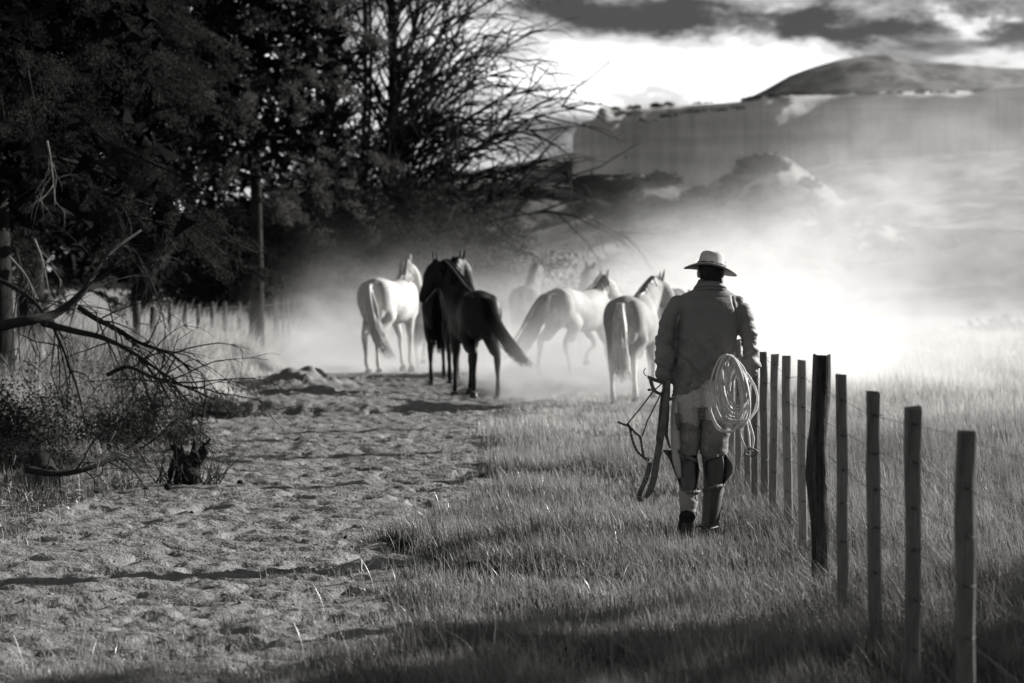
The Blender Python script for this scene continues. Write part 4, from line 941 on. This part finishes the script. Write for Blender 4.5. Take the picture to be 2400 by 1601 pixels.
for k, a in enumerate(((640, 575, 960, 92, 62, -.20, 18), (650, 578, 925, 80, 66, -.205, 20), (652, 580, 905, 72, 74, -.195, 24), (655, 577, 945, 68, 80, -.21, 30), (650, 582, 890, 62, 64, -.20, 26), (656, 580, 875, 56, 58, -.215, 30),
                      (655, 585, 858, 50, 62, -.19, 34), (662, 580, 930, 60, 78, -.185, 22), (648, 576, 915, 75, 52, -.218, 30), (664, 586, 845, 44, 54, -.205, 34), (652, 579, 935, 88, 70, -.19, 34), (660, 588, 830, 40, 60, -.20, 40), (690, 640, 905, 40, 98, -.12, 10))):
    loop(*a[:6], a[6])
for P in (((660, 585, -.225), (640, 640, -.23), (650, 740, -.235), (690, 850, -.235), (700, 900, -.235), (712, 980, -.22), (745, 1058, -.20)),
          ((680, 590, -.21), (730, 650, -.20), (742, 740, -.20), (735, 850, -.20), (760, 930, -.20), (775, 990, -.195), (768, 1045, -.195)),
          ((745, 690, -.14), (730, 790, -.18), (740, 900, -.19), (752, 980, -.19), (755, 1045, -.19)),
          ((745, 680, -.10), (790, 760, -.12), (788, 830, -.14), (760, 890, -.17), (700, 940, -.2), (640, 958, -.21), (590, 935, -.20), (552, 830, -.19), (548, 740, -.18))):
    q = MB(); pp = spline([RL(*a) for a in P], 6); q.tube(pp, .0072, 7); q.build('strand', M_rope, rope)
q = MB(); pp = []
for k in range(25): a = 2 * math.pi * k / 24; pp.append(RL(763 + 31 * math.cos(a), 1060 + 18 * math.sin(a), -.19 + .02 * math.sin(a)))
q.tube(pp, .006, 7, cap=False); q.build('honda_ring', M_leath2, rope)
q = MB(); q.tube([RL(752, 1035, -.19), RL(768, 1040, -.195), RL(777, 1052, -.195)], .009, 8); q.ball(RL(768, 1048, -.2), .012, n=8); q.build('knot', M_rope, rope)
q = MB(); q.loft([RL(690, 580, -.19), RL(712, 585, -.19), RL(722, 578, -.185)], [.012, .014, .006], [.005] * 3, 8, ref=Vector((0, 0, 1))); q.ball(RL(712, 580, -.197), .005, n=7); q.build('rope_strap', M_leath2, rope)
q = MB(); q.loft([RL(672, 610, -.15), RL(700, 660, -.15), RL(712, 730, -.15), RL(700, 780, -.15)], hw(10, 14, 16, 8), [.006] * 4, 8); q.build('leather_keeper', M_leather, rope)

# ------------------------------------------------------------------ bridle and halter in the left hand
b0 = U(335, 730, -.03)
def BL(u, v, dy=-.06): return U(u, v, dy) - b0
br = empty('leather_bridle', b0, label='bundle of leather bridle straps, cords and braided halter hanging from the left hand', cat='bridle')
M_strap = mat('bridle_leather', .11, .55, .5, 14, bump=.5, bscale=60, fine=.3, spec=.3, bdist=.005)
M_braid = mat('braided_leather', .09, .55, .6, 60, bump=1.0, bscale=110, spec=.3, bdist=.008)
def flat(name, pts, w, th=.004, m=None, ref=Vector((1, 0, 0))):
    q = MB(); P = spline([BL(*a) for a in pts], 5); ws = lerp_list(w if hasattr(w, '__len__') else [w, w], len(P)); q.loft(P, [x * K for x in ws], [th] * len(P), 8, ref=ref); return q.build(name, m or M_strap, br)
flat('strap', [(352, 700, -.10), (345, 790, -.11), (325, 930, -.11), (298, 1080, -.11), (282, 1180, -.11), (262, 1250, -.11), (235, 1285, -.11)], [11, 15, 17, 17, 17, 16, 8])
flat('strap', [(222, 1300, -.10), (205, 1280, -.10), (225, 1230, -.10), (245, 1180, -.10), (262, 1110, -.10)], [8, 11, 12, 13, 12])
flat('strap', [(330, 740, -.08), (318, 840, -.08), (306, 950, -.08), (300, 1000, -.085), (312, 1040, -.08)], [8, 10, 9, 9, 6])
flat('strap', [(345, 760, -.06), (350, 860, -.06), (342, 960, -.06), (352, 1010, -.06), (362, 1040, -.06)], [8, 8, 9, 7, 5])
flat('strap', [(250, 685, -.06), (285, 700, -.06), (320, 712, -.05)], [8, 9, 9], .006, ref=Vector((0, 0, 1)))
for P, r in (([(240, 640, -.08), (230, 660, -.08), (240, 678, -.08), (256, 682, -.08)], .003), ([(262, 690, -.085), (272, 730, -.085), (292, 760, -.085), (325, 778, -.09)], .010), ([(250, 752, -.09), (268, 748, -.09), (292, 758, -.09), (320, 770, -.09)], .0075)):
    q = MB(); P2 = spline([BL(*a) for a in P], 5); q.tube(P2, lerp_list([r, r * 1.1, r * .7], len(P2)), 8); q.build('hook', M_strap, br)
for P in ([(150, 918, -.05), (210, 845, -.06), (275, 760, -.07), (318, 720, -.06)], [(222, 980, -.05), (250, 900, -.06), (290, 820, -.07), (320, 760, -.07)], [(318, 778, -.1), (310, 840, -.1), (305, 920, -.1)], [(330, 775, -.1), (322, 860, -.1), (300, 960, -.1)]):
    q = MB(); q.tube([BL(*a) for a in P], .0045, 6); q.build('cord', M_strap, br)
for P in ([(100, 908, -.05), (128, 920, -.05), (158, 935, -.05), (172, 990, -.05), (195, 1050, -.05), (235, 1090, -.06), (255, 1100, -.07)], [(150, 920, -.05), (185, 960, -.05), (212, 985, -.05), (222, 1040, -.05), (230, 1080, -.06), (245, 1098, -.06)]):
    P2 = spline([BL(*a) for a in P], 10); q = MB(); q.tube(P2, [.0075 + .0022 * math.sin(i * 2.1) for i in range(len(P2))], 8); q.build('braided_noseband', M_braid, br)
q = MB(); q.ball(BL(247, 1095, -.065), .016, .012, .014, 9); q.ball(BL(152, 922, -.05), .011, n=8); q.ball(BL(212, 985, -.05), .010, n=8); q.ball(BL(326, 778, -.09), .014, .01, .012, 9); q.build('knot', M_braid, br)
for (a, b, rx, rz) in ((213, 1292, 20, 12), (262, 1100, 14, 14), (245, 1190, 9, 12)):
    q = MB(); q.tube([BL(a + rx * math.cos(t), b + rz * math.sin(t), -.105) for t in np.linspace(0, 2 * math.pi, 21)], .0032, 6, cap=False); q.build('ring', M_steel, br)

q = MB(); q.ball(L(664, 668, -.118), .036, .014, .055, 12); q.build('shirt_tail', mat('pale_shirt', .34, .9, .1, 9, spec=.05), man)
# ------------------------------------------------------------------ horses
def coat(name, g, rough=.72, spec=.12, var=.30, **kw): return mat(name, g, rough, var, 3.5, bump=.06, bscale=14, spec=spec, fine=.06, bdist=.01, **kw)
HM = dict(white=coat('white_coat', .50), grey=coat('pale_grey_coat', .42), black=coat('black_coat', .010, .55, .25), bay=coat('bay_coat', .16), flax=coat('chestnut_coat', .30, extra=lambda N, v, k: N.m('MULTIPLY', k, N.map(N.sep(v)[2], .75, .45, 1.0, 2.4))),
          dun=coat('dun_coat', .14), dark=coat('dark_bay_coat', .07))
M_hoof = mat('hoof_horn', .05, .5, .3, 20, spec=.3)
HAIR = dict(white=mat('white_horse_hair', .55, .6, .3, 30, spec=.3, stretch=(1, 1, .15)), black=mat('black_horse_hair', .007, .8, .3, 30, spec=.06, stretch=(1, 1, .15)), flax=mat('flaxen_horse_hair', .60, .6, .45, 30, spec=.3, stretch=(1, 1, .15)), dark=mat('dark_horse_hair', .05, .6, .3, 30, spec=.2, stretch=(1, 1, .15)))
M_eye = mat('dark_eye', .01, .15, 0.0, 5, spec=.6)

def horse(px, feet_py, Y, heading, scale, coatm, hairm, label, legs='trot', neck=(0.0, .85, .95), head=(0.0, -.9), tail=(0, 0), blaze=False, mane=True, seed=0):
    """px, feet_py: rump centre column and hoof row; heading: clockwise degrees; neck (yaw, rise, length); head (yaw relative to body, pitch)"""
    rr = random.Random(seed)
    p = W(px, feet_py, Y); gz = H(p.x, Y)
    root = empty('horse', (p.x, Y, gz), R(-heading), label=label, cat='horse', group='herd of horses running away in the dust'); root.scale = (scale,) * 3
    V3 = lambda x, y, z: Vector((x, y, z))
    b = MB(); RX = Vector((1, 0, 0))
    # trunk, rump at the origin: y forward
    T = [(-.20, 1.17, .09, .12), (-.13, 1.15, .19, .24), (0, 1.155, .265, .305), (.14, 1.15, .285, .325), (.32, 1.125, .27, .315), (.55, 1.08, .285, .33), (.78, 1.07, .285, .345), (.98, 1.10, .25, .355), (1.12, 1.14, .215, .34), (1.25, 1.13, .19, .29), (1.36, 1.12, .13, .20)]
    b.loft([V3(0, y, z) for y, z, a, c in T], [a for y, z, a, c in T], [c for y, z, a, c in T], 26, ref=RX)
    for s in (-1, 1):
        b.ball((s * .135, .02, 1.15), .155, .20, .27, 16); b.ball((s * .12, 1.12, 1.05), .11, .17, .26, 14)   # haunch and shoulder
        b.ball((s * .10, .16, 1.37), .07, .11, .07, 10); b.ball((s * .10, -.06, 1.02), .115, .13, .22, 12)
    # legs: (joint offsets forward, height factors)
    G = dict(trot=(((.10, -.02), (.12, .0), (-.16, .0), (-.20, .05)), ((-.10, .12), (.16, .02), (.14, .14), (-.06, .0))),
             stand=(((.02, 0), (.02, 0), (0, 0), (0, 0)),) * 2)
    def hind(s, sw, lift, spread=.0):
        hip = V3(s * .14, .02, 1.10); st = V3(s * (.155 + spread * .3), .20 + sw * .30, .84 + lift * .1)
        gk = V3(s * (.15 + spread * .5), .03 + sw * .45, .68 + lift * .2); hk = V3(s * (.135 + spread * .7), -.13 + sw * .62, .52 + lift * .45)
        fe = hk + V3(s * spread * .2, .05 + sw * .25 - lift * .55, -.37 + lift * .20); hf = fe + V3(s * spread * .05, .06 - lift * .22, -.13 + lift * .02)
        P = [hip, st, gk, hk + V3(0, 0, .08), hk, hk + V3(0, .01, -.09), hk.lerp(fe, .6), fe, hf + V3(0, 0, .03)]
        b.loft(P, [.14, .13, .085, .052, .050, .038, .030, .038, .036], [.20, .155, .105, .070, .068, .050, .036, .045, .042], 14, ref=RX)
        b.ball(hk + V3(0, -.035, .035), .035, .045, .05, 9); return hf, fe
    def fore(s, sw, lift):
        sh = V3(s * .13, 1.12, .98); elb = V3(s * .135, 1.02 + sw * .1, .82); kn = V3(s * .125, 1.08 + sw * .42 + lift * .35, .47 + lift * .25)
        fe = kn + V3(0, -.01 + sw * .20 - lift * .85, -.32 + lift * .42); hf = fe + V3(0, .05 - lift * .18, -.12 + lift * .05)
        P = [sh, elb, elb.lerp(kn, .5), kn + V3(0, 0, .06), kn, kn + V3(0, -.005, -.07), kn.lerp(fe, .6), fe, hf + V3(0, 0, .03)]
        b.loft(P, [.10, .085, .058, .044, .045, .036, .029, .036, .035], [.16, .12, .075, .050, .052, .040, .034, .042, .042], 14, ref=RX); return hf, fe
    feet = []
    for s, sw, lift, *sp in (legs[0], legs[1]): feet.append(hind(s, sw, lift, *sp))
    for s, sw, lift in (legs[2], legs[3]): feet.append(fore(s, sw, lift))
    # neck and head
    ny, rise, nl = neck; nd = V3(math.sin(R(ny)), math.cos(R(ny)), 0); n0 = V3(0, 1.12, 1.16)
    poll = n0 + nd * nl * math.cos(rise) + V3(0, 0, nl * math.sin(rise)) + V3(0, 0, .06)
    mid = n0.lerp(poll, .5) + V3(0, 0, .04) + V3(0, .10 * (1 - math.cos(R(ny))), 0)
    NP = spline([n0 - V3(0, .10, .02), n0.lerp(mid, .35), mid, poll], 5); nn = len(NP)
    nref = Vector((math.cos(R(ny * .7)), -math.sin(R(ny * .7)), 0))
    b.loft(NP, lerp_list([.18, .155, .125, .11, .09], nn), lerp_list([.35, .33, .28, .225, .165], nn), 18, ref=nref)
    hy, hp = head; hd = V3(math.sin(R(hy)) * math.cos(hp), math.cos(R(hy)) * math.cos(hp), math.sin(hp)); href = V3(math.cos(R(hy)), -math.sin(R(hy)), 0)
    up = href.cross(hd)
    if up.z < 0: up = -up
    HP = [poll - hd * .05, poll + hd * .08, poll + hd * .20 , poll + hd * .34, poll + hd * .46, poll + hd * .55]
    b.loft(HP, [.085, .108, .105, .075, .064, .055], [.11, .155, .155, .105, .078, .062], 16, ref=href)
    b.ball(poll + hd * .16 - up * .075, .07, .09, .085, 12); b.ball(poll + hd * .53 - up * .02, .052, .055, .05, 10)
    for s in (-1, 1):
        b.ball(poll + hd * .155 + href * s * .082 + up * .045, .022, .03, .024, 8); b.ball(poll + hd * .54 + href * s * .034 + up * .02, .018, .02, .016, 7)
        e0 = poll + href * s * .055 + up * .07 - hd * .02; e1 = e0 + (V3(0, 0, 1) * .9 + up * .25 + href * s * .30 - hd * .15).normalized() * .20
        b.loft([e0, e0.lerp(e1, .35), e0.lerp(e1, .7), e1], [.032, .040, .030, .008], [.020, .022, .016, .005], 10, ref=href)
    body = b.fused('body', coatm, root, .0205, 3, disp=lambda co, nr: .006 * fbm(co[:, 0] + co[:, 1], co[:, 2], .25, 2, seed) + .004 * fbm(co[:, 1], co[:, 2] * .6, .10, 2, seed + 3))
    for hf, fe in feet:
        q = MB(); d = (hf - fe).normalized(); tl = V3(0, d.y * .5, min(-.5, d.z)).normalized() if d.z < -.6 else d
        q.loft([hf - tl * .02, hf + tl * .045, hf + tl * .058], [.044, .058, .060], [.050, .068, .070], 14, ref=RX); q.build('hoof', M_hoof, root)
    q = MB()
    for s in (-1, 1): q.ball(poll + hd * .158 + href * s * .097 + up * .045, .013, n=8)
    q.build('eye', M_eye, root)
    if blaze:
        q = MB(); q.loft([poll + hd * (.06 + .09 * k) + up * (.125, .133, .110, .080, .066, .052)[k] for k in range(6)], [.022, .034, .026, .022, .028, .030], [.014] * 6, 8, ref=href); q.build('blaze', HM['white'], root)
    # mane: locks down one side of the crest
    if mane:
        q = MB(); side = -1 if ny > 0 else 1
        for k in range(260):
            t = .06 + .94 * rr.random(); i = min(nn - 2, int(t * (nn - 1))); c = NP[i].lerp(NP[i + 1], t * (nn - 1) - i)
            rbv = float(np.interp(t, [0, .25, .5, .75, 1], [.35, .33, .28, .225, .165])); tg = (NP[i + 1] - NP[i]).normalized()
            upn = nref.cross(tg); upn = upn if upn.z > 0 else -upn
            a0 = c + upn * (rbv * .93); sd_ = nref * side * rr.choice((1, 1, 1, -.6)); ln = rr.uniform(.12, .26)
            q.tube([a0, a0 + upn * .025 + sd_ * .05 + V3(0, 0, -.01), a0 + sd_ * .10 - V3(0, 0, ln * .55) + V3(rr.gauss(0, .02), rr.gauss(0, .02), 0), a0 + sd_ * .11 - V3(0, 0, ln) + V3(rr.gauss(0, .03), rr.gauss(0, .04), 0)], [.006, .010, .009, .002], 4)
        for k in range(12):
            a0 = poll + up * .09 + href * rr.uniform(-.02, .02); q.tube([a0, a0 + hd * .06 + up * .03, a0 + hd * rr.uniform(.12, .2) + href * rr.gauss(0, .03)], [.016, .014, .003], 4)
        q.build('mane', hairm, root)
    # tail: many locks following one curve
    sx, sy = tail[:2]; ln = tail[2] if len(tail) > 2 else .85; thick = tail[3] if len(tail) > 3 else 1.0
    base = V3(0, -.17, 1.33); q = MB()
    main = [base + V3(0, .05, .02), base + V3(sx * .06, -.08 - sy * .08, .0), base + V3(sx * .22, -.14 - sy * .22, -.26 * ln / .85), base + V3(sx * .55, -.15 - sy * .45, -.58 * ln / .85), base + V3(sx * 1.0, -.10 - sy * .8, -ln)]
    for k in range(110):
        a = rr.uniform(0, 6.283); r = rr.random() ** .5; P = []
        for i, c in enumerate(main):
            w = (.022, .035, .070, .085, .10)[i] * thick * r; P.append(c + V3(math.cos(a) * w, math.sin(a) * w * .6, 0) + V3(rr.gauss(0, .008), rr.gauss(0, .008), 0) * i)
        e = rr.uniform(.45, 1.15); P[-1] = P[-2].lerp(P[-1], e); q.tube(spline(P, 3), lerp_list([.013, .014, .012, .007, .0015], 13), 4)
    q.build('tail', hairm, root)
    return root
YH = lambda s: F / s
horse(878, 885, YH(141), 22, 1.07, HM['white'], HAIR['white'], 'white horse trotting at the left of the herd, ears up, looking right', seed=1,
      legs=((-1, -.05, .0, -.06), (1, .16, .0, -.12), (-1, .35, .0), (1, -.02, .0)), neck=(-22, .62, .70), head=(62, -1.05), tail=(.42, .12, 1.08, 1.15))
horse(992, 858, YH(126), 14, 1.04, HM['bay'], HAIR['dark'], 'brown horse half hidden between the white and the black one', seed=2,
      legs=((-1, .2, .0), (1, -.25, .30), (-1, .1, .2), (1, .3, 0)), neck=(0, .35, .8), head=(5, -.7), tail=(.05, .2))
horse(1032, 905, YH(153), 6, 1.03, HM['black'], HAIR['black'], 'black horse with a white blaze, behind the nearest black one', seed=3,
      legs=((-1, .05, .0), (1, .15, .0), (-1, .4, .0), (1, .0, .1)), neck=(8, .88, .76), head=(62, -1.1), tail=(.05, .0), blaze=True)
horse(1128, 930, YH(168), -13, 1.04, HM['black'], HAIR['black'], 'black horse nearest the camera with its tail blown right and head turned left', seed=4,
      legs=((-1, .10, .10, -.03), (1, -.02, .0, .08), (-1, .10, .0), (1, .38, .05)), neck=(-32, .86, .76), head=(-92, -1.08), tail=(.52, .20, .86, 1.1))
horse(1228, 842, YH(110), 8, 1.16, HM['dun'], HAIR['dark'], 'dun horse far back in the dust with a dark tail', seed=5,
      legs=((-1, .0, .0), (1, .25, .2), (-1, .3, .0), (1, -.1, .2)), neck=(4, .75, .8), head=(0, -.8), tail=(.0, .05, .8, .9))
horse(1262, 812, YH(98), 25, 1.0, HM['bay'], HAIR['white'], 'horse with a pale face seen between two others in the dust', seed=6,
      legs=((-1, .2, .0), (1, -.2, .2), (-1, .1, .2), (1, .3, 0)), neck=(10, .62, .8), head=(60, -.8), tail=(.0, .05), blaze=True)
horse(1306, 886, YH(142), 35, 1.03, HM['grey'], HAIR['dark'], 'pale grey horse with a bushy dark tail swept left, running to the right', seed=7,
      legs=((-1, -.25, .1), (1, .30, .0), (-1, .2, .3), (1, .45, .0)), neck=(-20, .48, .66), head=(10, -.6), tail=(-.25, .80, .98, 2.3))
horse(1462, 948, YH(180), 16, .97, HM['flax'], HAIR['flax'], 'chestnut horse with white legs and flaxen tail just left of the man', seed=8,
      legs=((-1, .0, .0), (1, .22, .06), (-1, .25, .0), (1, .35, .10)), neck=(10, .60, .66), head=(60, -1.0), tail=(.05, .0, 1.0, 1.1))
horse(1542, 905, YH(156), 14, 1.0, HM['dark'], HAIR['dark'], 'dark brown horse mostly hidden behind the man', seed=9,
      legs=((-1, .2, .0), (1, -.2, .2), (-1, .1, .2), (1, .3, 0)), neck=(5, .05, .7), head=(10, -.7), tail=(.0, .0))
horse(1352, 850, YH(108), 10, 1.08, HM['dark'], HAIR['dark'], 'dark horse farthest back, its raised neck showing over the pale grey one', seed=10,
      legs=((-1, .2, .0), (1, -.2, .2), (-1, .1, .2), (1, .3, 0)), neck=(4, .95, .8), head=(0, -.8), tail=(.0, .05))
# ------------------------------------------------------------------ dust raised by the herd
def dust_box(name, lo, hi, build, step, label):
    c = [(a + b) / 2 for a, b in zip(lo, hi)]; mb = MB(); mb.box(c, [b - a for a, b in zip(lo, hi)])
    m = bpy.data.materials.new(name); m.use_nodes = True; t = m.node_tree; t.nodes.clear(); N = NT(t)
    tc = N.n('ShaderNodeTexCoord'); v = tc.outputs['Object']; x, y, z = N.sep(v)
    den = build(N, v, x, y, z)
    pv = N.n('ShaderNodeVolumePrincipled'); pv.inputs['Color'].default_value = (.985, .98, .97, 1); pv.inputs['Anisotropy'].default_value = .55
    N.set(pv.inputs['Density'], den)
    out = N.n('ShaderNodeOutputMaterial'); t.links.new(pv.outputs[0], out.inputs['Volume'])
    m.cycles.volume_step_rate = step; m.cycles.volume_sampling = 'MULTIPLE_IMPORTANCE'
    return mb.build(name, m, smooth=False, kind='stuff', label=label, cat='dust')
def herd_dust(N, v, x, y, z):
    v2 = N.xyz(x, y, N.m('MULTIPLY', z, 1.5))
    n = N.m('MULTIPLY', N.map(N.noise(v2, .33, 3, .6, .8), .38, .62, .08, 1.9), N.map(N.noise(v2, 1.1, 3, .6, .5), .38, .62, .35, 1.65))
    # hugging the ground round the hooves; starts nearer on the right
    y0 = N.map(x, -1.2, .4, 37.5, 28.5)
    m = N.map(N.m('SUBTRACT', y, y0), 0.0, 5.0)
    m = N.m('MULTIPLY', m, N.map(x, -5.0, -3.8)); m = N.m('MULTIPLY', m, N.map(y, 74.0, 60.0))
    top = N.m('ADD', N.map(x, -2.0, 0.5, .55, .52), N.m('ADD', N.m('MULTIPLY', N.map(y, 38.0, 58.0), .5), N.m('MULTIPLY', N.map(x, -1.0, 5.0), .6)))
    low = N.m('EXPONENT', N.m('MULTIPLY', -1.0, N.m('POWER', N.m('DIVIDE', N.m('MAXIMUM', z, 0.0), top), 1.6)))
    d = N.m('MULTIPLY', N.m('MULTIPLY', m, low), N.m('MULTIPLY', N.map(x, -1.5, 1.5, .38, .23), N.map(x, 3.6, 7.5, 1.0, .10)))
    # the thick bank to the right of the herd and its rising plume
    bank = N.gauss(x, 4.0, 1.35, y, 45.0, 7.0, z, .7, 1.25)
    d = N.m('ADD', d, N.m('MULTIPLY', bank, .13))
    bank2 = N.gauss(N.m('SUBTRACT', x, N.m('MULTIPLY', z, .85)), 4.6, 2.0, y, 52.0, 9.0, z, 2.6, 2.1)
    d = N.m('ADD', d, N.m('MULTIPLY', bank2, .040))
    bank3 = N.gauss(x, 11.0, 3.4, y, 58.0, 9.0, z, 3.4, 2.6)
    d = N.m('ADD', d, N.m('MULTIPLY', bank3, .017))
    right = N.m('MULTIPLY', N.m('MULTIPLY', N.map(x, 1.8, 4.0), N.map(y, 25.5, 44.0)), N.m('EXPONENT', N.m('MULTIPLY', N.m('MAXIMUM', z, 0.0), -1.7)))
    d = N.m('ADD', d, N.m('MULTIPLY', right, .009))
    edge = N.m('MULTIPLY', N.m('MULTIPLY', N.map(z, 8.2, 6.5), N.map(x, 16.5, 13.0)), N.m('MULTIPLY', N.map(y, 25.5, 27.5), N.map(y, 75.5, 72.0)))
    return N.m('MULTIPLY', N.m('MULTIPLY', d, n), edge)
dust_box('dust_cloud', (-5.6, 25.2, -2.2), (17, 76, 8.4), herd_dust, 1.0, 'bright dust kicked up by the horses, drifting up to the right')
